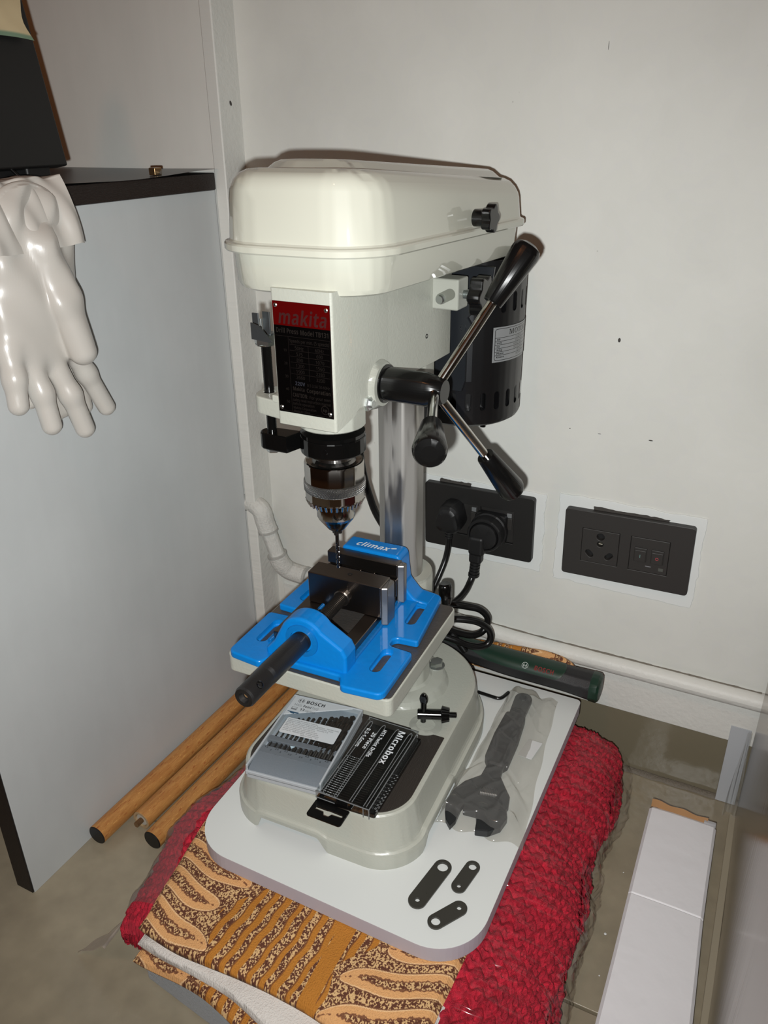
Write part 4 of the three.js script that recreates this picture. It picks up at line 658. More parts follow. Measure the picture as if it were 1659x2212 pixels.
{ // depth stop: black threaded rod, nuts, bent pointer
  const rx = -0.0505, rz = 0.149, th = []; for (let k = 0; k <= 68; k++) { const y = k * 0.0014; th.push([0.0044, y], [0.0040, y + 0.0007]); }
  const rodp = obj('depth_rod', hd(turned(V(rx, 0.545, rz), UP, th, 20, 0)), MAT.blackGloss, press);
  obj('nut', [hd(hex(V(rx, 0.6475, rz), V(0, -1, 0), 0.0096, 0.0085, 0.2)), hd(turned(V(rx, 0.6392, rz), V(0, -1, 0), [[0.0086, -0.0008], [0.0082, 0.0004], [0.0045, 0.0006]], 24))], MAT.zinc, rodp);
  obj('pointer', [hd(box(-0.0560, -0.0435, 0.6475, 0.6485, 0.141, 0.157, 0.0003)), hd(box(-0.0560, -0.0500, 0.6515, 0.6660, 0.1562, 0.1575, 0.0003)), hd(box(-0.0500, -0.0430, 0.6475, 0.6665, 0.1505, 0.1518, 0.0003)), hd(new THREE.ExtrudeGeometry(new THREE.Shape([[-0.0465, 0.649], [-0.0285, 0.6475], [-0.0275, 0.6488], [-0.0385, 0.6600], [-0.0465, 0.6620]].map(([x, y]) => new THREE.Vector2(x, y))), { depth: 0.0012, bevelEnabled: false }).translate(0, 0, 0.1715))], S(rgb(0.22, 0.24, 0.25), 0.3, 0.9), rodp, 'bent grey pointer');
  obj('rod_tip', hd(rod(V(rx, 0.6475, rz + 0.0045), V(rx, 0.661, rz + 0.0045), 0.0012)), MAT.zinc, rodp);
  // clamp ring on the quill with an arm to the rod
  const arm = [...Array.from({ length: 25 }, (_, k) => { const a = -2.55 + k / 24 * 5.3; return [0.0285 * Math.cos(a), 0.131 + 0.0285 * Math.sin(a)]; }), [-0.030, 0.1585], ...Array.from({ length: 9 }, (_, k) => { const a = Math.PI / 2 + k / 8 * Math.PI; return [-0.052 + 0.0092 * Math.cos(a), 0.149 + 0.0092 * Math.sin(a)]; }), [-0.03, 0.138]];
  const cr = obj('stop_clamp', hd(plan(arm, 0.5485, 0.5635, 0.0014)), MAT.blackGloss, press);
  obj('clamp_rim', hd(turned(V(0, 0.5635, 0.131), UP, [[0.0278, 0], [0.0278, 0.003], [0.026, 0.004], [0, 0.004]], 48)), MAT.blackGloss, cr);
  obj('bolt', hd(hex(V(-0.0505, 0.5485, 0.149), V(0, -1, 0), 0.0062, 0.004)), MAT.zinc, cr);
  obj('screw', hd(turned(V(0.008, 0.5565, 0.1575), FZ, [[0.0028, 0], [0.0022, 0.001], [0, 0.0012]], 14)), MAT.blackGloss, cr);
}
{ // spindle and chuck
  const c = (g) => hd(g), at = V(0, 0, 0.131);
  obj('quill', c(turned(V(0, 0.538, 0.131), UP, [[0.0215, -0.003], [0.0205, 0.0], [0.0165, 0.0035], [0.0145, 0.012]], 48)), S(rgb(0.25, 0.24, 0.23), 0.25, 1), press);
  const ck = obj('chuck', [c(turned(V(0, 0.0035, 0.131), UP, [[0.0125, 0.5365], [0.0225, 0.5352], [0.0245, 0.5362], [0.0258, 0.5358], [0.0264, 0.5342], [0.0264, 0.5188], [0.0260, 0.5183]], 64)), c(turned(V(0, 0.0035, 0.131), UP, [[0.0258, 0.5092], [0.0264, 0.5088], [0.0264, 0.5025], [0.0255, 0.5], [0.0172, 0.4968]], 64))], MAT.steel, press, 'polished steel drill chuck');
  const kb = tex(128, 128, (u, v) => Math.pow(0.5 + 0.5 * Math.sin((u + v) * 2 * Math.PI * 8), 0.7) * Math.pow(0.5 + 0.5 * Math.sin((u - v * 0.4) * 2 * Math.PI * 8), 0.5), { srgb: false });
  obj('knurled_band', c(turned(V(0, 0.0035, 0.131), UP, [[0.0262, 0.5186], [0.0274, 0.518], [0.0276, 0.5145], [0.0274, 0.5098], [0.0262, 0.509]], 96, 0)), S(rgb(0.24, 0.235, 0.225), 0.34, 1, { bumpMap: rep(kb, 16, 0.9), bumpScale: 0.0012 }), ck);
  const teeth = []; for (let k = 0; k < 32; k++) { const a = k / 32 * 2 * Math.PI; teeth.push(c(new THREE.CylinderGeometry(0.0016, 0.0011, 0.006, 6).rotateX(0.35).translate(0, 0.502, 0.0245).rotateY(a).translate(0, 0, 0.131))); }
  obj('gear_teeth', teeth, MAT.steel, ck);
  obj('chuck_nose', c(turned(V(0, 0, 0.131), UP, [[0.0168, 0.502], [0.0172, 0.5], [0.0172, 0.4858], [0.0160, 0.4832], [0.0085, 0.4732], [0.0065, 0.4715], [0, 0.4715]], 56)), MAT.steel, ck);
  for (const a of [0.66, 0.66 + 2.1, 0.66 - 2.1]) {
    const d = V(Math.sin(a), 0, Math.cos(a)), p = d.clone().multiplyScalar(0.0169).add(V(0, 0.4925, 0.131));
    obj('key_socket', c(turned(p, d, [[0.0046, 0.0], [0.0046, 0.0006], [0.0038, 0.0009], [0.0036, -0.003], [0, -0.003]], 28)), S(rgb(0.12, 0.115, 0.11), 0.25, 1), ck);
  }
  for (let k = 0; k < 3; k++) { const a = 0.3 + k * 2.0944; obj('jaw', c(new THREE.CylinderGeometry(0.0026, 0.002, 0.006, 12).translate(0.0028 * Math.sin(a), 0.4695, 0.131 + 0.0028 * Math.cos(a))), MAT.darkSteel, ck); }
}
// twist drill: two-fluted section swept up with a twist
function twist(r, L, flute, turns, n = 70) {
  const rings = []; const m = 24;
  for (let j = 0; j <= n; j++) { const t = j / n, y = t * L, tip = clamp(y / (r * 0.6)), f = y < flute ? 1 : 0, ph = f ? -y / L * turns * 2 * Math.PI : -flute / L * turns * 2 * Math.PI, ring = [];
    for (let k = 0; k < m; k++) { const a = k / m * 2 * Math.PI, c = Math.abs(Math.cos(a)), rr = r * (f ? lerp(1, 0.42, Math.pow(1 - Math.abs(c - 0.0) , 1) > 0.45 ? sstep(0.45, 0.95, 1 - c) : 0) : 1) * Math.max(0.04, tip); ring.push(V(rr * Math.cos(a + ph), y, rr * Math.sin(a + ph))); } rings.push(ring); }
  return loft(rings, { capA: true, capB: true, crease: 0.7 });
}
{
  const p = hv(0, 0, 0.131); const d = thing('drill_bit', 'bright twist drill bit gripped in the chuck, pointing at the vise', 'drill bit', [p.x, 0.43, p.z], { mach: true });
  obj('flutes', twist(0.0018, 0.028, 0.028, 2.6, 90).translate(p.x, 0.4298, p.z), MAT.bit, d);
  obj('shank', turned(V(p.x, 0.4576, p.z), UP, [[0, 0], [0.0018, 0], [0.0018, 0.016], [0, 0.016]], 20), MAT.bit, d);
}
{ // feed handle: hub and three levers
  const hc = hv(0.0808, 0.6013, 0.0938), a0 = 0.5103, cone = 0.4028;
  const hub = obj('feed_hub', turned(hv(0.031, 0.6013, 0.0938), HX, [[0.0, 0.0], [0.0165, 0], [0.0168, 0.0015], [0.0165, 0.0025], [0.0143, 0.003], [0.0143, 0.0405], [0.0135, 0.043], [0.0105, 0.0555], [0.0098, 0.0565], [0, 0.0565]], 48), MAT.black, press, 'black feed hub');
  for (let k = 0; k < 3; k++) {
    const t = a0 + k * 2 * Math.PI / 3, f = V(Math.sin(H), 0, Math.cos(H)), rd = UP.clone().multiplyScalar(Math.cos(t)).addScaledVector(f, -Math.sin(t));
    const d = rd.multiplyScalar(Math.cos(cone)).addScaledVector(HX, Math.sin(cone)).normalize(), p = hc.clone().addScaledVector(HX, -0.003);
    const lev = obj('feed_lever', rod(p.clone().addScaledVector(d, 0.003), p.clone().addScaledVector(d, 0.10), 0.0042, 0.0042, 28), MAT.chrome, press);
    obj('lever_grip', turned(p.clone().addScaledVector(d, 0.0845), d, [[0.0040, 0], [0.0078, 0.0], [0.0084, 0.001], [0.0125, 0.046], [0.0122, 0.049], [0.0105, 0.0525], [0.006, 0.0548], [0, 0.0554]], 40), MAT.black, lev, 'black tapered grip');
  }
}
{ // motor hanging behind the head
  const mx = 0.026, mz = -0.118, R = 0.0605, ev = new Evaluator(); ev.attributes = ['position', 'normal', 'uv'];
  const shellG = turned(V(mx, 0, mz), UP, [[R - 0.002, 0.6815], [R, 0.6815], [R, 0.5185], [R - 0.0015, 0.5145], [R - 0.006, 0.5115], [R - 0.012, 0.5107], [0.0, 0.5103], [0.0, 0.5123], [R - 0.012, 0.5127], [R - 0.007, 0.5137], [R - 0.003, 0.5175], [R - 0.002, 0.5205], [R - 0.002, 0.6815]], 96, 0.5);
  let A = new Brush(prep(shellG)); A.updateMatrixWorld();
  const cuts = []; const slot = (a, y) => { const s = new THREE.Shape(capsule(0, y - 0.0066, 0, y + 0.0066, 0.0032, 6).map(([x, z]) => new THREE.Vector2(x, z))); return prep(new THREE.ExtrudeGeometry(s, { depth: 0.02, bevelEnabled: false }).translate(0, 0, R - 0.012).rotateY(a).translate(mx, 0, mz)); };
  for (let k = 0; k < 24; k++) for (const y of [0.5395, 0.640]) { const a = (k + 0.5) / 24 * 2 * Math.PI + (y > 0.6 ? 0.05 : 0); if (Math.cos(a - 0.6) > -0.5) cuts.push(slot(a, y)); }
  const B = new Brush(mergeGeometries(cuts)); B.updateMatrixWorld();
  const res = ev.evaluate(A, B, SUBTRACTION);
  const mot = obj('motor', res.geometry.clone(), MAT.motor, press, 'black motor housing with vent slots');
  obj('stator', turned(V(mx, 0, mz), UP, [[0.0, 0.522], [0.046, 0.522], [0.046, 0.55], [0.0505, 0.552], [0.0505, 0.62], [0.046, 0.622], [0.046, 0.66], [0, 0.66]], 40), S(rgb(0.12, 0.12, 0.115), 0.5, 0.5), mot);
  obj('stud', rod(V(mx + 0.026, 0.511, mz + 0.01), V(mx + 0.026, 0.4985, mz + 0.01), 0.0032), MAT.blackGloss, mot);
  obj('mount_plate', [hd(new THREE.ExtrudeGeometry(new THREE.Shape([[-0.03, 0.555], [0.044, 0.555], [0.0475, 0.566], [0.0475, 0.60], [0.044, 0.607], [0.052, 0.612], [0.053, 0.622], [0.048, 0.63], [0.058, 0.64], [0.072, 0.668], [0.0735, 0.679], [-0.03, 0.679]].map(([x, y]) => new THREE.Vector2(x, y))), { depth: 0.003, bevelEnabled: true, bevelSize: 0.0006, bevelThickness: 0.0006, bevelSegments: 1 }).translate(-0.002, 0, -0.0555)), hd(turned(V(0.0415, 0.6195, -0.052), FZ, [[0.004, 0], [0.004, 0.001], [0.002, 0.0012], [0.0018, 0]], 18))], S(rgb(0.012, 0.014, 0.017), 0.3), mot);
  // capacitor cover bulging on the near side
  obj('terminal_cover', new THREE.CylinderGeometry(R + 0.0022, R + 0.0022, 0.075, 24, 1, false, -0.12, 0.55).translate(mx, 0.600, mz), S(rgb(0.011, 0.012, 0.014), 0.35), mot);
  const lt = canvasTex(720, 420, (c, w, h) => {
    c.fillStyle = '#8d8f90'; c.fillRect(0, 0, w, h); c.strokeStyle = '#111'; c.lineWidth = 6; const r = 26; c.beginPath(); c.moveTo(24 + r, 22); c.arcTo(w - 24, 22, w - 24, h - 22, r); c.arcTo(w - 24, h - 22, 24, h - 22, r); c.arcTo(24, h - 22, 24, 22, r); c.arcTo(24, 22, w - 24, 22, r); c.closePath(); c.stroke();
    c.fillStyle = '#0a0a0a'; c.font = 'bold 86px serif'; c.textAlign = 'center'; c.fillText('MOTOR', w / 2, 104, 330);
    const rows = [['HP', '1/3', 'KW', '0.25'], ['Volt', '220', 'Phase', '1'], ['Hz', '50/60', 'Rpm', '1420'], ['Amp', '3/2.5', 'Motor', '4P'], ['Phase', '1', 'Temp', '60'], ['Klasse', 'B', 'Date', '']];
    rows.forEach((q, i) => { const y = 166 + i * 42; c.lineWidth = 5; c.beginPath(); c.moveTo(24, y - 38); c.lineTo(w - 24, y - 38); c.moveTo(w * 0.5, y - 38); c.lineTo(w * 0.5, Math.min(y + 4, h - 22)); c.stroke(); c.font = 'bold 32px sans-serif'; c.textAlign = 'left'; c.fillText(q[0], 44, y - 6); c.font = '30px sans-serif'; c.textAlign = 'right'; c.fillText(q[1], w * 0.5 - 14, y - 6); c.textAlign = 'left'; c.fillText(q[2], w * 0.5 + 18, y - 6, 110); c.textAlign = 'right'; c.fillText(q[3], w - 40, y - 6); });
  });
  obj('rating_label', new THREE.CylinderGeometry(R + 0.0004, R + 0.0004, 0.036, 40, 1, true, 0.78, 1.22).translate(mx, 0.5985, mz), S(0xffffff, 0.35, 0.2, { map: lt }), mot, 'silver rating label reading MOTOR');
}
obj('mains_cable', tube([[-0.035, 0.60, -0.06], [-0.055, 0.56, -0.045], [-0.0675, 0.51, -0.036], [-0.0668, 0.483, -0.038], [-0.066, 0.454, -0.043], [-0.062, 0.424, -0.048], [-0.054, 0.394, -0.053], [-0.03, 0.36, -0.055], [0.012, 0.33, -0.05], [0.005, 0.26, -0.06], [-0.01, 0.20, -0.105]], 0.0042, 160, 14), MAT.cable, press, 'black mains cable hanging behind the column');
// ---------------------------------------------------------------- blue drill press vise on the table
{
  const vise = thing('drill_vise', 'bright blue drill vise with dark steel jaws and a black handle', 'vise', [-0.004, 0.3568, 0.13], { mach: true });
  const y0 = 0.3569, yt = 0.3645, AX = -0.0125, AY = 0.388;
  const o = roundPoly([[-0.082, 0.042], [-0.05, 0.036], [0.040, 0.033], [0.0625, 0.038], [0.0705, 0.124], [0.047, 0.1255], [0.047, 0.139], [0.0725, 0.141], [0.0725, 0.2085], [0.033, 0.2115], [0.027, 0.199], [-0.044, 0.199], [-0.05, 0.2105], [-0.0865, 0.2065], [-0.0855, 0.134], [-0.060, 0.1325], [-0.060, 0.1205], [-0.0845, 0.119]],
    [0.006, 0.01, 0.01, 0.008, 0.003, 0.0062, 0.0062, 0.004, 0.008, 0.006, 0.004, 0.004, 0.006, 0.008, 0.004, 0.0058, 0.0058, 0.003], 6);
  const slots = [capsule(0.0510, 0.150, 0.0510, 0.1765, 0.0076), capsule(0.0495, 0.063, 0.0508, 0.095, 0.0076), capsule(-0.0668, 0.149, -0.067, 0.177, 0.0076), capsule(-0.0640, 0.068, -0.0650, 0.098, 0.0076), roundPoly([[-0.0355, 0.082], [0.0105, 0.082], [0.0105, 0.17], [-0.0355, 0.17]], 0.004)];
  const lug = []; for (let k = 0; k <= 18; k++) { const a = (34 + k / 18 * 114) * rad; lug.push([AX + 0.0235 * Math.cos(a), AY + 0.0225 * Math.sin(a)]); }
  const lugS = new THREE.Shape([[-0.052, y0], [0.0310, y0], [0.0310, 0.3805], [0.0275, 0.3880], ...lug, [-0.043, 0.3795], [-0.052, 0.369]].map(([x, y]) => new THREE.Vector2(x, y)));
  const backS = new THREE.Shape(roundPoly([[-0.060, y0], [0.055, y0], [0.055, 0.3648], [0.040, 0.366], [0.0275, 0.380], [0.0240, 0.4125], [-0.0405, 0.4125], [-0.046, 0.374], [-0.060, 0.3648]], [0.0005, 0.0005, 0.001, 0.010, 0.01, 0.006, 0.004, 0.008, 0.001], 6).map(([x, y]) => new THREE.Vector2(x, y)));
  const E = (s, z0, z1, b) => new THREE.ExtrudeGeometry(s, { depth: z1 - z0 - 2 * b, bevelEnabled: true, bevelThickness: b, bevelSize: b, bevelOffset: -b, bevelSegments: 4, curveSegments: 10 }).translate(0, 0, z0 + b);
  obj('body', [plan(o, y0, yt, 0.002, slots, 4), E(lugS, 0.173, 0.1945, 0.003), E(backS, 0.036, 0.0595, 0.0025), box(-0.0345, -0.031, 0.36, 0.3775, 0.117, 0.176, 0.0015), box(-0.060, -0.0555, 0.358, 0.368, 0.05, 0.18, 0.002), box(0.0235, 0.0300, 0.358, 0.367, 0.05, 0.18, 0.002), turned(V(AX, AY, 0.1935), FZ, [[0.0168, 0], [0.016, 0.0025], [0.0112, 0.003], [0.0108, -0.002], [0, -0.002]], 40)], MAT.blue, vise);
  for (const [a, b] of [[-0.0565, -0.0352], [0.0102, 0.0248]]) obj('rail', box(a, b, 0.3585, 0.3735, 0.0605, 0.1735, 0.0008), MAT.jaw, vise, 'dark steel slide rail');
  // moving jaw
  const mj = obj('moving_jaw', box(-0.0505, 0.0285, 0.3738, 0.4082, 0.0925, 0.1150, 0.0012), MAT.jaw, vise, 'dark steel moving jaw');
  obj('jaw_guide', plan(roundPoly([[0.0278, 0.0935], [0.0342, 0.0955], [0.0342, 0.1115], [0.0278, 0.1145]], 0.001, 2), 0.3650, 0.4073, 0.0016), MAT.satin, mj, 'bright bevelled end of the jaw');
  obj('pin_hole', turned(V(-0.0095, 0.40845, 0.1035), UP, [[0.0024, 0], [0.0018, 0.0001], [0, -0.0008]], 18), MAT.blackMatte, mj);
  // fixed jaw with a stepped face and cut prism grooves
  obj('fixed_jaw', [box(-0.052, 0.0265, 0.3960, 0.4092, 0.059, 0.0712, 0.001), box(-0.0525, 0.0265, 0.3738, 0.3885, 0.059, 0.0728, 0.001), box(-0.0515, 0.026, 0.3738, 0.4, 0.059, 0.068, 0.001), box(-0.0525, -0.0145, 0.3738, 0.3935, 0.068, 0.0738, 0.001), box(-0.0095, 0.001, 0.3738, 0.3935, 0.068, 0.0738, 0.001), box(0.0055, 0.0265, 0.3738, 0.3935, 0.068, 0.0738, 0.001)], MAT.jaw, vise, 'dark steel fixed jaw');
  obj('jaw_end', plan(roundPoly([[0.0255, 0.0595], [0.0325, 0.0615], [0.0325, 0.068], [0.0255, 0.0710]], 0.001, 2), 0.365, 0.4085, 0.0016), MAT.satin, vise);
  const th = []; for (let k = 0; k <= 26; k++) { const z = k * 0.0022; th.push([0.0066, z], [0.0066, z + 0.0006], [0.0050, z + 0.0011], [0.0050, z + 0.0017]); } th.push([0, 0.0589]);
  obj('screw', [turned(V(AX, AY, 0.1148), FZ, th, 32, 0.3), turned(V(AX, AY, 0.1148), FZ, [[0.0085, 0], [0.0085, 0.003], [0.0075, 0.004], [0, 0.004]], 28)], MAT.darkSteel, vise);
  const hc = V(AX, AY, 0.1885), dh = V(-0.034, 0.0, 1).normalize();
  const kt = tex(64, 64, (u, v) => Math.abs(Math.sin((u + v) * Math.PI * 8)) * Math.abs(Math.sin((u - v) * Math.PI * 8)), { srgb: false });
  const hnd = obj('handle', turned(hc, dh, [[0.0, 0.002], [0.0094, 0.002], [0.0094, 0.006], [0.0097, 0.009], [0.0097, 0.06], [0.0094, 0.064], [0.0094, 0.0925], [0.0084, 0.0945], [0.0048, 0.0945], [0.0042, 0.090], [0, 0.090]], 48), Ph(rgb(0.007, 0.0065, 0.0065), 0.42, 0, { clearcoat: 0.25, clearcoatRoughness: 0.2, bumpMap: rep(kt, 12, 14), bumpScale: 0.0001 }), vise, 'black knurled handle');
  obj('hex_socket', turned(hc.clone().addScaledVector(dh, 0.0903), dh, [[0.0024, 0], [0.0012, 0.0005], [0, 0.0007]], 12), S(rgb(0.45, 0.26, 0.12), 0.4, 0.6), hnd);
  const xp = hc.clone().addScaledVector(dh, 0.081), xd = V(0.75, 0.66, 0).normalize();
  obj('cross_hole', [turned(xp.clone().addScaledVector(xd, 0.0093), xd, [[0.0034, 0.0], [0.0028, 0.00045], [0, -0.0006]], 20)], MAT.blackGloss, hnd);
  const word = lie(letters('climax', 0.0085, fontBold, true, 0.036), 0, 0, 0); word.applyMatrix4(new THREE.Matrix4().makeShear(0, 0, 0, 0, -0.25, 0)); obj('lettering', word.translate(-0.0105, 0.41262, 0.0535), MAT.whiteText, vise, 'white lettering reading climax');
  obj('emblem', lie(new THREE.ShapeGeometry(new THREE.Shape(capsule(0, 0, 0.003, 0.0012, 0.0013).map(([x, y]) => new THREE.Vector2(x, y)))), 0.0105, 0.41262, 0.0470), MAT.whiteText, vise);
}
// ---------------------------------------------------------------- chuck key standing in the hole of the base
{
  const a = V(0.0455, 0.2225, 0.0615), b = V(0.087, 0.2225, 0.0455), d = b.clone().sub(a).normalize();
  const t = thing('chuck_key', 'black chuck key with a geared nose lying on the cream base', 'key', [0.056, 0.2128, 0.058], { mach: true });
  obj('shaft', turned(a, d, [[0, 0], [0.005, 0], [0.0056, 0.0006], [0.0056, 0.027], [0, 0.027]], 32), MAT.blackGloss, t);
  const g = []; for (let k = 0; k < 11; k++) { const q = k / 11 * 2 * Math.PI, u = V(0, 1, 0), w = new THREE.Vector3().crossVectors(d, u).normalize(), n = u.clone().multiplyScalar(Math.cos(q)).addScaledVector(w, Math.sin(q)); g.push(rod(a.clone().addScaledVector(d, 0.0262).addScaledVector(n, 0.0078), a.clone().addScaledVector(d, 0.0345).addScaledVector(n, 0.006), 0.0016, 0.0013, 8)); }
  obj('gear', [turned(a.clone().addScaledVector(d, 0.0255), d, [[0, 0], [0.0072, 0], [0.0082, 0.001], [0.0062, 0.009], [0, 0.0092]], 32), ...g], MAT.blackGloss, t);
  obj('pilot', turned(a.clone().addScaledVector(d, 0.034), d, [[0.003, 0], [0.003, 0.0078], [0.0024, 0.0086], [0, 0.0086]], 24), MAT.blackGloss, t);
  const c = a.clone().addScaledVector(d, 0.0065);
  const pad = new THREE.SphereGeometry(1, 28, 18).scale(0.0047, 0.0078, 0.0022).translate(c.x, 0.2425, c.z);
  const bar = obj('cross_bar', [rod(V(c.x, 0.2129, c.z), V(c.x, 0.240, c.z), 0.0031, 0.0031, 20), pad], MAT.blackGloss, t);
  const rg = []; for (let k = 0; k < 8; k++) { const y = 0.2378 + k * 0.00125, w = 0.0042 * Math.sqrt(Math.max(0.1, 1 - Math.pow((y - 0.2425) / 0.0075, 2))); rg.push(box(c.x - w * 0.8, c.x + w * 0.8, y, y + 0.0005, c.z + 0.0012, c.z + 0.00245, 0.0002)); }
  obj('thumb_ridges', rg, S(rgb(0.03, 0.033, 0.037), 0.3), bar);
}
// ---------------------------------------------------------------- drill set cases on the base
const ORDINALS = ['first', 'second', 'third', 'fourth', 'fifth', 'sixth', 'seventh', 'eighth', 'ninth', 'tenth', 'eleventh', 'twelfth', 'thirteenth', 'fourteenth', 'fifteenth', 'sixteenth', 'seventeenth', 'eighteenth', 'nineteenth', 'twentieth'];
{
  const ORD = ORDINALS; const C = V(-0.0450, 0.2126, 0.1460), TH = 5.1 * rad, W = 0.082, L = 0.118, HT = 0.0148;
  const cs = thing('drill_case', 'grey drill bit case with a printed clear lid, left on the base', 'case', [C.x, C.y, C.z], { mach: true, turn: TH });
  const shell = S(rgb(0.40, 0.43, 0.455), 0.35), inner = S(rgb(0.155, 0.18, 0.205), 0.5, 0, { bumpMap: rep(fine, 3), bumpScale: 0.0002 });
  const o = roundPoly([[-W / 2, -L / 2], [W / 2, -L / 2], [W / 2, L / 2], [-W / 2, L / 2]], [0.004, 0.004, 0.003, 0.003], 5);
  obj('shell', [plan(o, 0, 0.007, 0.0012), box(-W / 2, -W / 2 + 0.0022, 0.006, HT, -L / 2 + 0.002, L / 2 - 0.002, 0.0008), box(W / 2 - 0.0022, W / 2, 0.006, HT, -L / 2 + 0.002, L / 2 - 0.002, 0.0008), box(-W / 2, W / 2, 0.006, HT, -L / 2, -L / 2 + 0.0022, 0.0008), box(-W / 2, W / 2, 0.004, 0.0088, L / 2 - 0.0025, L / 2, 0.0008)], shell, cs, 'light grey outer shell');
  obj('inlay', [box(-W / 2 + 0.0022, W / 2 - 0.0022, 0.0068, 0.0084, -L / 2 + 0.002, L / 2 - 0.0025, 0.0004)], S(rgb(0.30, 0.35, 0.40), 0.5), cs);
  obj('holder', [box(-0.0385, 0.0385, 0.008, 0.0128, 0.0075, 0.0145, 0.0008), box(-0.0385, 0.0385, 0.008, 0.0128, 0.0232, 0.034, 0.0008)], inner, cs, 'slate grey bit holder');
  const roll = grid(30, 24, (u, v) => { const a = v * Math.PI / 2, x = lerp(-0.0385, 0.0385, u); return V(x, 0.0128 - 0.0065 * (1 - Math.cos(a * 1.0)), 0.034 + 0.0235 * Math.sin(a)); });
  obj('hinge_cover', [roll, grid(2, 2, (u, v) => V(u < 0.5 ? -0.0385 : -0.0385, 0.0063 + v * 0.006, 0.034 + u * 0.023))], inner, cs, 'slate grey rounded front cover');
  obj('hinge_pin', turned(V(W / 2 - 0.001, 0.0065, 0.051), V(1, 0, 0), [[0.0045, 0], [0.004, 0.0012], [0.002, 0.0015], [0.0018, 0.0005], [0, 0.0005]], 24), MAT.clear, cs);
  // printed card: white corner with lettering, cut off along a diagonal
  const tri = [[-0.0385, -0.0565], [0.0300, -0.0565], [-0.0385, -0.0245]];
  const card = new THREE.ShapeGeometry(shapeOf(tri)).rotateX(-Math.PI / 2).translate(0, 0.01462, 0);
  obj('printed_corner', [plan(tri, 0.0136, 0.01455, 0.0001)], S(rgb(0.52, 0.55, 0.57), 0.4), cs, 'white printed corner of the lid');
  const ink = S(rgb(0.02, 0.022, 0.026), 0.5), greyInk = S(rgb(0.18, 0.19, 0.2), 0.5), yk = 0.01462;
  const emblem = (x, z, r) => { const f = (g) => g.rotateX(-Math.PI / 2).translate(x, yk, z); return [f(new THREE.RingGeometry(r * 0.84, r, 28)), f(new THREE.RingGeometry(r * 0.42, r * 0.62, 16, 1, -1.0, 2.0)), f(new THREE.RingGeometry(r * 0.42, r * 0.62, 16, 1, Math.PI - 1.0, 2.0)), f(new THREE.PlaneGeometry(r * 0.9, r * 0.2)), f(new THREE.PlaneGeometry(r * 0.2, r * 1.1).translate(-r * 0.42, 0, 0)), f(new THREE.PlaneGeometry(r * 0.2, r * 1.1).translate(r * 0.42, 0, 0))]; };
  obj('emblem', emblem(-0.0285, -0.0507, 0.0037), greyInk, cs);
  obj('lettering', [lie(letters('BOSCH', 0.0050, fontBold, false, 0.0215), -0.0222, yk, -0.0483), lie(letters('Point', 0.0035, fontBold, false, 0.0095), -0.0230, yk, -0.0415), lie(letters('13', 0.0036, fontBold, false, 0.0052), -0.0245, yk, -0.0355)], ink, cs);
  obj('lettering', [lie(letters('HSS', 0.0035, fontRegular, false, 0.0085), -0.0335, yk, -0.0415), lie(letters('TeQ', 0.0035, fontRegular, false, 0.0075), -0.0130, yk, -0.0415), lie(letters('tlg/pcs', 0.0030, fontRegular, false, 0.0115), -0.0182, yk, -0.0355)], greyInk, cs);
  obj('pictogram', [lie(new THREE.RingGeometry(0.0026, 0.0033, 4, 1, Math.PI / 4).scale(1.4, 1, 1), -0.0312, yk, -0.0368), lie(new THREE.PlaneGeometry(0.0056, 0.0017), -0.0312, yk + 0.00005, -0.0358)], greyInk, cs);
  obj('pictogram', lie(new THREE.ShapeGeometry(new THREE.Shape([[0, 0.001], [0.013, 0.001], [0.0135, -0.0006], [0.009, -0.0012], [0.0085, -0.0022], [0.005, -0.0022], [0.003, -0.0004], [0, 0]].map((p) => new THREE.Vector2(...p)))), -0.0365, yk, -0.0305), S(rgb(0.02, 0.07, 0.13), 0.5), cs, 'small dark blue drawing');
  // white importer's sticker
  const st = canvasTex(640, 260, (c, w, h) => { c.fillStyle = '#c9cdd0'; c.fillRect(0, 0, w, h); c.fillStyle = '#3a3d40'; c.font = '22px sans-serif'; const li = ['Imported and Marketed in India by:', 'Registered office, industrial layout, Bengaluru - 560 000, India', 'Made for: metal, steel, Drill bit set HSS PointTeQ, 13-pcs', 'Month and year of import: 07/2023    Quantity: 1 N', 'MRP incl. of all taxes   Unit sale price', 'In case of consumer complaints contact:', 'Please contact at the above address above', 'call free no. 1800 425 8665   E-mail: support', '                                        Made in China     A21']; li.forEach((s, i) => c.fillText(s, 16, 34 + i * 26, w - 34)); });
  const sx0 = -0.031, sx1 = 0.0315, sz0 = -0.0215, sz1 = 0.0030;
  const so = roundPoly([[sx0, sz0], [sx1, sz0], [sx1, sz1], [sx0, sz1]], 0.0022, 5);
  const sg = new THREE.ShapeGeometry(shapeOf(so)).rotateX(-Math.PI / 2).translate(0, 0.01505, 0); planar(sg, (x) => (x - sx0) / (sx1 - sx0), (x, y, z) => (sz1 - z) / (sz1 - sz0));
  const stk = obj('sticker', sg, S(0xffffff, 0.45, 0, { map: st }), cs, 'white printed sticker');
  obj('clear_lid', [plan([[-0.0385, -0.0242], [0.0302, -0.0565], [0.0385, -0.0565], [0.0385, 0.008], [-0.0385, 0.008]], 0.0139, 0.0142, 0.0001)], MAT.clear, cs);
  // slots in the holder with the shanks, and their size numbers
  const sizes = ['1.5', '2', '2.5', '3', '3.2', '3.5', '4', '4.5', '4.8', '5', '5.5', '6', '6.5'];
  const xs = sizes.map((s, i) => lerp(-0.0335, 0.034, i / 12) + 0.0006 * Math.sin(i));
  obj('slot', [box(-0.0365, 0.0375, 0.0085, 0.0092, 0.0145, 0.0232, 0.0003)], S(rgb(0.05, 0.055, 0.06), 0.6), cs);
  const cTH = MROT + TH;
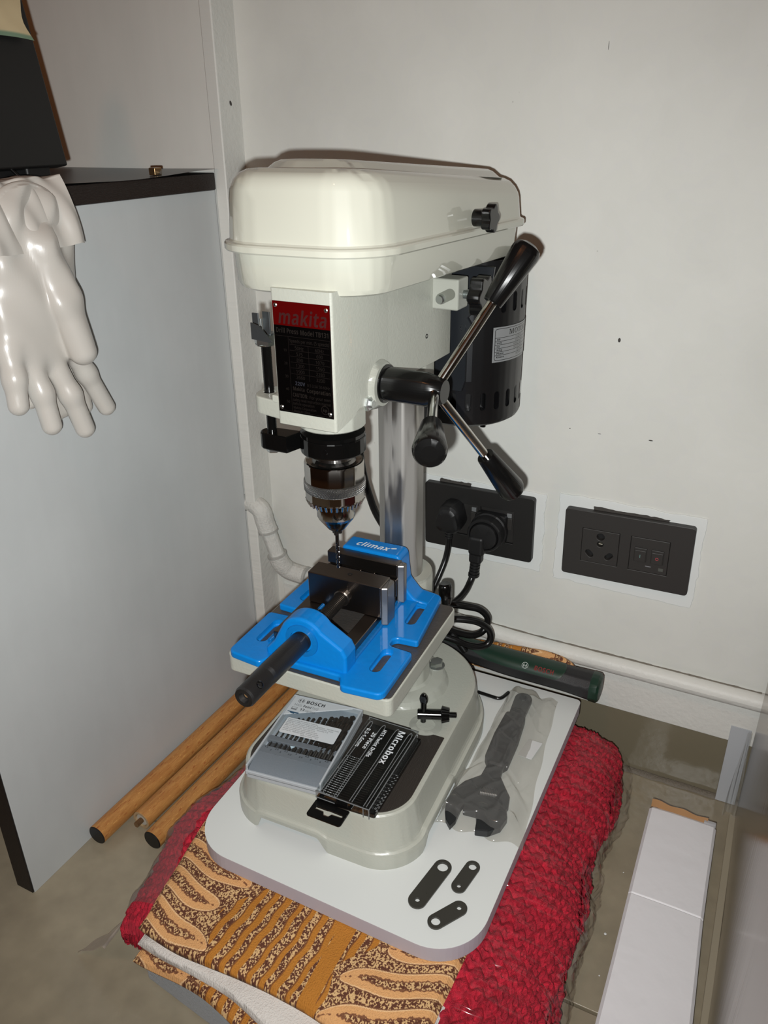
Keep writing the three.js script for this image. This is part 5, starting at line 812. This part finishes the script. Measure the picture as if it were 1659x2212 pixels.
  sizes.forEach((s, i) => {
    const r = lerp(0.0009, 0.0032, Math.pow(i / 12, 0.9)), tip = lerp(-0.0235, -0.049, Math.pow(i / 12, 0.85)) + (i % 2 ? 0.002 : 0), Lb = 0.0235 - tip, p = M(C.x, 0, C.z);
    const g = [twist(r, Lb - 0.011, Lb - 0.011, (Lb) / (r * 12), 60).rotateX(Math.PI / 2).translate(0, 0, 0)];
    const m = new THREE.Group(); m.name = numbered('twist_drill'); m.position.set(p.x + Math.cos(cTH) * xs[i] + Math.sin(cTH) * tip, C.y + 0.0075 + Math.max(r, 0.0022), p.z - Math.sin(cTH) * xs[i] + Math.cos(cTH) * tip); m.rotation.y = cTH;
    m.userData = { label: ORD[12 - i] + ' dark twist drill from the right end of the row in the grey case', category: 'drill bit', group: 'twist drills in the grey case' };
    origin.set(m, [0, 0, 0]); scene.add(m);
    obj('flutes', g, S(rgb(0.045, 0.038, 0.033), 0.3, 0.7), m); obj('shank', turned(V(0, 0, Lb - 0.0115), FZ, [[0, 0], [r, 0], [r, 0.011], [0, 0.0115]], 16), S(rgb(0.12, 0.115, 0.11), 0.3, 0.9), m);
    obj('size_number', lie(letters(s, 0.0021, fontBold, true), xs[i], 0.01295, i % 2 ? 0.0292 : 0.0265), ink, cs);
  });
  obj('brass_tag', lie(new THREE.ShapeGeometry(new THREE.Shape([[-0.003, 0.002], [0.003, 0.002], [0, -0.002]].map((p) => new THREE.Vector2(...p)))), -0.008, 0.0132, 0.0185), S(rgb(0.45, 0.6, 0.7), 0.3), cs);
}
{
  const C = V(0.0292, 0.2126, 0.1498), TH = -0.9 * rad, W = 0.0575, L = 0.117, HT = 0.0135;
  const b = thing('micro_drill_box', 'black box of fine drills with a clear ribbed lid and white print', 'box', [C.x, C.y, C.z], { mach: true, turn: TH });
  const o = roundPoly([[-W / 2, -L / 2], [W / 2 + 0.004, -L / 2], [W / 2 + 0.004, L / 2 - 0.004], [-W / 2, L / 2]], 0.002, 4);
  obj('base', [plan(o, 0, 0.0055, 0.0006), box(-W / 2 + 0.002, W / 2 - 0.002, 0.005, 0.0078, -L / 2 + 0.002, 0.0, 0.0004)], MAT.blackGloss, b, 'glossy black base');
  // clear lid of thin walls with raised ribs
  const T = 0.0008;
  obj('lid', [box(-W / 2, W / 2, HT - T, HT, -L / 2, L / 2, 0.0003), box(-W / 2, -W / 2 + T, 0.0056, HT, -L / 2, L / 2, 0.0003), box(W / 2 - T, W / 2, 0.0056, HT, -L / 2, L / 2, 0.0003), box(-W / 2, W / 2, 0.0056, HT, -L / 2, -L / 2 + T, 0.0003), box(-W / 2, -0.006, 0.0056, HT, L / 2 - T, L / 2, 0.0003), box(0.006, W / 2, 0.0056, HT, L / 2 - T, L / 2, 0.0003)], MAT.clear, b, 'clear plastic lid');
  const rib = Ph(rgb(0.5, 0.52, 0.53), 0.1, 0, { transmission: 0.75, thickness: 0 });
  for (const x of [-0.0225, -0.0075, 0.0085, 0.0235]) obj('rib', tube([[x - 0.0014, HT + 0.0002, L / 2 - 0.002], [x - 0.0014, HT + 0.0004, 0], [x - 0.0014, HT + 0.0004, -L / 2 + 0.007], [x, HT + 0.0004, -L / 2 + 0.005], [x + 0.0014, HT + 0.0004, -L / 2 + 0.007], [x + 0.0014, HT + 0.0004, 0], [x + 0.0014, HT + 0.0002, L / 2 - 0.002]], 0.00045, 90, 8), rib, b);
  obj('rim', [tube([[-W / 2, HT, L / 2], [W / 2, HT, L / 2]], 0.0006, 4, 8), tube([[W / 2, HT, L / 2], [W / 2, HT, -L / 2]], 0.0006, 4, 8), tube([[W / 2, HT, -L / 2], [-W / 2, HT, -L / 2]], 0.0005, 4, 8), tube([[-W / 2, 0.006, L / 2], [-0.008, 0.006, L / 2]], 0.0005, 4, 8), tube([[W / 2, 0.002, L / 2 + 0.0003], [W / 2, HT, L / 2 + 0.0003]], 0.0006, 4, 8), tube([[W / 2 - 0.006, 0.002, L / 2 + 0.0003], [W / 2 - 0.006, HT, L / 2 + 0.0003]], 0.0005, 4, 8)], rib, b);
  obj('hang_tab', plan(roundPoly([[-0.029, L / 2 - 0.001], [0.008, L / 2 - 0.001], [0.008, L / 2 + 0.0195], [-0.029, L / 2 + 0.0195]], [0.001, 0.001, 0.003, 0.003], 5), 0, 0.0016, 0.0004, [roundPoly([[-0.025, L / 2 + 0.006], [-0.012, L / 2 + 0.006], [-0.011, L / 2 + 0.0055], [0.005, L / 2 + 0.006], [0.005, L / 2 + 0.010], [-0.006, L / 2 + 0.0105], [-0.0075, L / 2 + 0.014], [-0.0135, L / 2 + 0.014], [-0.015, L / 2 + 0.0105], [-0.025, L / 2 + 0.010]], 0.0012, 3)]), MAT.black, b);
  const down = (s, size, x, z0, z1, f = fontBold) => letters(s, size, f, false, z1 - z0).rotateX(-Math.PI / 2).rotateY(-Math.PI / 2).translate(x, HT + 0.0002, z0);
  obj('lettering', [down('Microbox', 0.0068, 0.0105, -0.052, -0.0005), down('HSS Twist Drills', 0.0042, -0.0058, -0.0465, -0.0035), down('20 Piece', 0.0042, -0.0142, -0.0385, -0.0125), down('0.3-1.6mm', 0.0042, -0.0225, -0.042, -0.0125)], MAT.whiteText, b, 'white lettering');
  const nums = []; for (let i = 0; i < 11; i++) for (const k of [0, 1]) nums.push(letters(String((3 + i + k) % 17), 0.0018, fontRegular, true).rotateX(-Math.PI / 2).rotateY(-Math.PI / 2).translate(W / 2 + 0.0006 + k * 0.0022, 0.00565, lerp(0.0, 0.052, (i + 0.45 * k) / 11)));
  obj('size_numbers', nums, S(rgb(0.4, 0.42, 0.43), 0.5), b);
  const nt = []; for (let i = 0; i < 20; i++) nt.push(box(-0.026, -0.0235, 0.0055, 0.010, lerp(-0.001, 0.055, i / 19) - 0.0004, lerp(-0.001, 0.055, i / 19) + 0.0004, 0.0001), box(-0.0095, -0.007, 0.0055, 0.0105, lerp(-0.001, 0.055, i / 19) - 0.0004, lerp(-0.001, 0.055, i / 19) + 0.0004, 0.0001));
  obj('notched_rack', nt, MAT.blackGloss, b);
  const p = M(C.x, 0, C.z), a = MROT + TH; let proto;
  for (let i = 0; i < 20; i++) {
    const x = -0.0245, z = lerp(-0.0005, 0.0545, i / 19);
    if (!proto) { proto = new THREE.Group(); origin.set(proto, [0, 0, 0]); obj('flutes', twist(0.00042, 0.018, 0.018, 7, 40).rotateZ(-Math.PI / 2), MAT.bit, proto); obj('shank', turned(V(0.0178, 0, 0), V(1, 0, 0), [[0, 0], [0.00042, 0], [0.00055, 0.003], [0.00055, 0.024], [0, 0.0242]], 10), MAT.bit, proto); }
    const m = i ? proto.clone() : proto; m.name = numbered('micro_drill'); m.userData = { label: ORDINALS[19 - i] + ' hair-thin drill, counted from the hang tab, in the black clear-lidded box', category: 'drill bit', group: 'fine drills in the black box' };
    m.position.set(p.x + Math.cos(a) * x + Math.sin(a) * z, C.y + 0.0104, p.z - Math.sin(a) * x + Math.cos(a) * z); m.rotation.y = a; scene.add(m);
  }
}
// ---------------------------------------------------------------- adjustable wrench in a plastic bag
const WR = { h: [-0.2035, 0.1175], ax: 0.06 };           // hanging hole, lean of the long axis
const wl = (u, v) => [WR.h[0] + u + v * WR.ax, WR.h[1] + v - u * WR.ax];
{
  const t = thing('adjustable_wrench', 'dark grey adjustable wrench in a clear bag on the board', 'wrench', [wl(0, 0.1)[0], HB, wl(0, 0.1)[1]]);
  const m = S(rgb(0.020, 0.022, 0.024), 0.4, 0.3), gm = S(rgb(0.010, 0.011, 0.013), 0.55);
  const P = (a) => a.map(([u, v]) => wl(u, v));
  const end = []; for (let k = 0; k <= 12; k++) { const a = Math.PI + k / 12 * Math.PI; end.push([0.0105 * Math.cos(a), 0.0105 * Math.sin(a)]); }
  const body = [...end, [0.0095, 0.03], [0.0085, 0.12], [0.0095, 0.138], [0.0175, 0.150], [0.0265, 0.163], [0.0285, 0.176], [0.027, 0.183], [-0.015, 0.190], [-0.0165, 0.196], [-0.0165, 0.214], [-0.0195, 0.2235], [-0.0265, 0.216], [-0.0315, 0.204], [-0.0335, 0.190], [-0.0315, 0.174], [-0.0245, 0.159], [-0.011, 0.144], [-0.009, 0.12], [-0.0095, 0.03]];
  obj('body', plan(P(body), HB + 0.004, HB + 0.0115, 0.0012, [P(circle(0, 0, 0.0063, 24)), P(roundPoly([[-0.006, 0.160], [0.0135, 0.157], [0.0135, 0.171], [-0.006, 0.174]], 0.001, 2))]), m, t);
  obj('grip', plan(P(roundPoly([[-0.0125, 0.034], [0.0115, 0.034], [0.0135, 0.075], [0.0125, 0.118], [0.0075, 0.126], [-0.0085, 0.126], [-0.0150, 0.115], [-0.0155, 0.075]], 0.004, 4)), HB + 0.0006, HB + 0.0155, 0.0035, [], 4), gm, t, 'black rubbery grip sleeve');
  obj('moving_jaw', plan(P(roundPoly([[-0.0145, 0.1905], [0.0285, 0.1835], [0.0315, 0.192], [0.0285, 0.206], [0.018, 0.2165], [0.0055, 0.2195], [0.0035, 0.2075], [0.0, 0.1975], [-0.014, 0.1985]], 0.001, 2)), HB + 0.003, HB + 0.0125, 0.0012), m, t);
  const wp = []; for (let k = 0; k <= 9; k++) wp.push([0.0062, k * 0.0018], [0.0062, k * 0.0018 + 0.0009], [0.005, k * 0.0018 + 0.0011], [0.005, k * 0.0018 + 0.0017]);
  const w0 = wl(-0.0045, 0.1665), w1 = wl(0.0125, 0.164); obj('worm', turned(V(w0[0], HB + 0.0085, w0[1]), V(w1[0] - w0[0], 0, w1[1] - w0[1]), wp, 24, 0.3), S(rgb(0.07, 0.07, 0.07), 0.35, 0.7), t);
  // small white paper slip inside the bag
  solo('paper_slip', new RoundedBoxGeometry(0.017, 0.0006, 0.031, 1, 0.0002).rotateZ(0.12).rotateY(-0.12).translate(-0.171, HB + 0.0045, 0.193), S(rgb(0.62, 0.63, 0.63), 0.6), 'small blank white paper slip inside the wrench bag', 'paper', [-0.171, HB, 0.193]);
  // the bag
  const near = (x, z) => { const dx = x - WR.h[0], dz = z - WR.h[1], v = (dz + dx * WR.ax * -0 ) , u = dx - v * WR.ax; const hw = v < 0.13 ? lerp(0.011, 0.0155, sstep(0, 0.05, v)) : lerp(0.012, 0.033, sstep(0.13, 0.165, v)); const e = Math.max(Math.abs(u) - hw, -v - 0.0105, v - 0.222); return e; };
  const Q = [[-0.2275, 0.098], [-0.166, 0.090], [-0.1365, 0.328], [-0.2285, 0.336]];
  const bag = (lift, s) => grid(110, 240, (u, v) => {
    const ru = 0.5 + (u - 0.5) * (1 + 0.02 * Math.sin(v * 23 + s)), x = lerp(lerp(Q[0][0], Q[1][0], ru), lerp(Q[3][0], Q[2][0], ru), v) - 0.004 * Math.sin(v * Math.PI) * (u - 0.5) , z = lerp(lerp(Q[0][1], Q[1][1], u), lerp(Q[3][1], Q[2][1], u), v) + 0.003 * Math.sin(u * 17 + s) * (v > 0.9 || v < 0.05 ? 1 : 0.3);
    const e = near(x, z), h = 0.0175 * sstep(0.016, -0.002, e), edge = Math.min(u, 1 - u, v, 1 - v), wk = ((n3(x * 30 + z * 8, z * 16 - x * 9, s) - 0.5) * 0.004 + Math.pow(Math.abs(Math.sin(x * 160 + z * 35 + 9 * n3(x * 14, z * 12, s))), 8) * 0.0011 + Math.pow(Math.abs(Math.sin(z * 120 - x * 70 + 9 * n3(x * 11 + 4, z * 13, s))), 10) * 0.0009) * sstep(0, 0.06, edge);
    return V(x, HB + 0.0008 + lift + Math.max(0, h * sstep(0, 0.05, edge) + Math.max(-0.4 * h, wk) + 0.0012 * sstep(0, 0.1, edge)), z);
  });
  solo('plastic_bag', [bag(0, 3)], Ph(rgb(0.84, 0.83, 0.80), 0.14, 0, { transmission: 0.93, thickness: 0, ior: 1.4, specularIntensity: 0.7 }), 'creased milky plastic bag drawn over the adjustable wrench', 'bag', [-0.19, HB, 0.21]);
}
// ---------------------------------------------------------------- three flat steel links, hex key, hammer
{
  const m = S(rgb(0.055, 0.053, 0.045), 0.3, 0.35);
  const link = (a, b, r, ha, hb, label, extra = []) => solo('flat_link', plan(capsule(a[0], a[1], b[0], b[1], r, 14), HB + 0.0001, HB + 0.0023, 0.0003, [circle(a[0], a[1], ha, 24), circle(b[0], b[1], hb, 20), ...extra]), m, label, 'link', [(a[0] + b[0]) / 2, HB, (a[1] + b[1]) / 2]);
  link([-0.1995, 0.3845], [-0.2065, 0.4285], 0.0088, 0.0056, 0.0026, 'longest of the dark steel links, with one large end hole', [circle(-0.2015, 0.4185, 0.0007, 8)]);
  link([-0.1735, 0.3715], [-0.1775, 0.3975], 0.0072, 0.0042, 0.0024, 'short dark steel link lying upright, its large hole towards the wall');
  link([-0.1825, 0.4415], [-0.1685, 0.4195], 0.0076, 0.0046, 0.0026, 'short dark steel link nearest the rounded board corner, lying aslant');
  solo('hex_key', tube([[-0.262, HB + 0.0024, 0.1195], [-0.242, HB + 0.0024, 0.1205], [-0.2355, HB + 0.0024, 0.1205], [-0.2315, HB + 0.0024, 0.118], [-0.2265, HB + 0.0024, 0.1035]], 0.0023, 60, 6), MAT.black, 'bent black hex key beside the round end of the cream base', 'hex key', [-0.24, HB, 0.117]);
}
{
  const t = thing('hammer', 'hammer with a green and black grip lying behind the drill press', 'hammer', [-0.22, HB, 0.06]);
  const X0 = -0.345, X1 = -0.1205;
  const at = (s) => { const x = lerp(X0, X1, s), k = sstep(0, 0.35, s); const rz = lerp(0.0125, 0.0178, k) + 0.0018 * sstep(0.75, 1, s) - 0.0022 * Math.exp(-Math.pow((s - 0.32) / 0.1, 2)), ry = lerp(0.0125, 0.0153, k) + 0.0015 * sstep(0.8, 1, s); return { c: V(x, HB + 0.0162, lerp(0.053, 0.0665, s) + 0.003 * Math.sin(s * 5)), rz, ry }; };
  const ring = (s, off, n = 40, a0 = 0, a1 = 2 * Math.PI, closed = true) => { const q = at(s), o = []; for (let k = 0; k < n; k++) { const a = lerp(a0, a1, k / (closed ? n : n - 1)); const e = 0.85, c = Math.cos(a), d = Math.sin(a); o.push(V(q.c.x, q.c.y + (q.ry + off) * Math.sign(d) * Math.pow(Math.abs(d), e), q.c.z + (q.rz + off) * Math.sign(c) * Math.pow(Math.abs(c), e))); } return o; };
  const S_ = []; for (let i = 0; i <= 50; i++) S_.push(ring(i / 50 * 0.945, 0));
  obj('grip', loft(S_, { capA: true, capB: true, crease: 0.7 }), S(rgb(0.012, 0.012, 0.013), 0.55, 0, { bumpMap: rep(fine, 30), bumpScale: 0.0001 }), t, 'black rubber grip');
  const dg = S(rgb(0.006, 0.028, 0.016), 0.45);
  const pan = grid(60, 16, (u, v) => { const s = lerp(0.0, 0.80, u), lo = lerp(1.02, 1.45, sstep(0.18, 0.32, s)) * 0 + (s < 0.22 ? 0.75 : lerp(0.75, 0.30, sstep(0.22, 0.36, s))), endr = Math.sqrt(Math.max(0.02, 1 - Math.pow(Math.max(0, (s - 0.74) / 0.06), 2))); const mid = 1.35, a = lerp(lerp(mid, lo, endr), lerp(mid, 2.6, endr), v); const q = ring(s, 0.0006, 2, a, a + 0.01, false); return q[0]; });
  obj('green_inlay', pan, dg, t, 'dark green grip inlay');
  obj('butt_cap', loft([ring(0.945, 0.0002), ring(0.952, 0.0006), ring(0.985, 0.0004), ring(0.997, -0.002), ring(1.0, -0.006)], { capB: true, crease: 0.7 }), dg, t, 'dark green butt cap');
  obj('neck', rod(V(-0.342, HB + 0.0175, 0.053), V(-0.425, HB + 0.0175, 0.047), 0.009, 0.008), MAT.darkSteel, t);
  obj('head', [box(-0.445, -0.42, HB + 0.004, HB + 0.029, 0.022, 0.07, 0.004), rod(V(-0.4325, HB + 0.0165, 0.065), V(-0.4325, HB + 0.0165, 0.088), 0.011, 0.0135)], MAT.darkSteel, t);
  // lettering and emblem on the side of the inlay, facing up and forward
  const put = (g, s, ang, lift) => { const a = ring(s, lift, 2, ang, ang + 0.02, false), n = a[0].clone().sub(at(s).c); n.x = 0; n.y *= 1.4; n.normalize(); const xa = at(s + 0.02).c.clone().sub(at(s - 0.02).c).normalize(), ya = new THREE.Vector3().crossVectors(n, xa).normalize(); return g.applyMatrix4(new THREE.Matrix4().makeBasis(xa, ya, n)).translate(a[0].x, a[0].y, a[0].z); };
  obj('lettering', put(letters('BOSCH', 0.0062, fontBold, true, 0.0245).translate(0, -0.003, 0), 0.685, 0.83, 0.0011), S(rgb(0.16, 0.012, 0.012), 0.45), t, 'dark red lettering');
  const r = 0.0042; obj('emblem', [put(new THREE.RingGeometry(r * 0.86, r, 28), 0.575, 0.83, 0.0011), put(new THREE.RingGeometry(r * 0.4, r * 0.58, 16, 1, -1, 2), 0.575, 0.83, 0.0011), put(new THREE.RingGeometry(r * 0.4, r * 0.58, 16, 1, Math.PI - 1, 2), 0.575, 0.83, 0.0011), put(new THREE.PlaneGeometry(r * 0.8, r * 0.18), 0.575, 0.83, 0.0011), put(new THREE.PlaneGeometry(r * 0.18, r).translate(-r * 0.4, 0, 0), 0.575, 0.83, 0.0011), put(new THREE.PlaneGeometry(r * 0.18, r).translate(r * 0.4, 0, 0), 0.575, 0.83, 0.0011)], S(rgb(0.5, 0.55, 0.52), 0.4), t);
}
// crumbs of plaster on the floor
for (const [x, z, r, l] of [[-0.052, 0.268, 0.0016, 'tiny white crumb on the floor, largest beside the white carton'], [-0.047, 0.3185, 0.0009, 'tiny white speck on the floor close to the carton, nearest the viewer'], [-0.0505, 0.178, 0.0008, 'tiny white speck on the floor far up beside the carton']])
  solo('crumb', new THREE.IcosahedronGeometry(r, 1).scale(1, 0.6, 1).translate(x, r * 0.55, z), MAT.white, l, 'crumb', [x, 0, z]);

renderer.render(scene, camera);
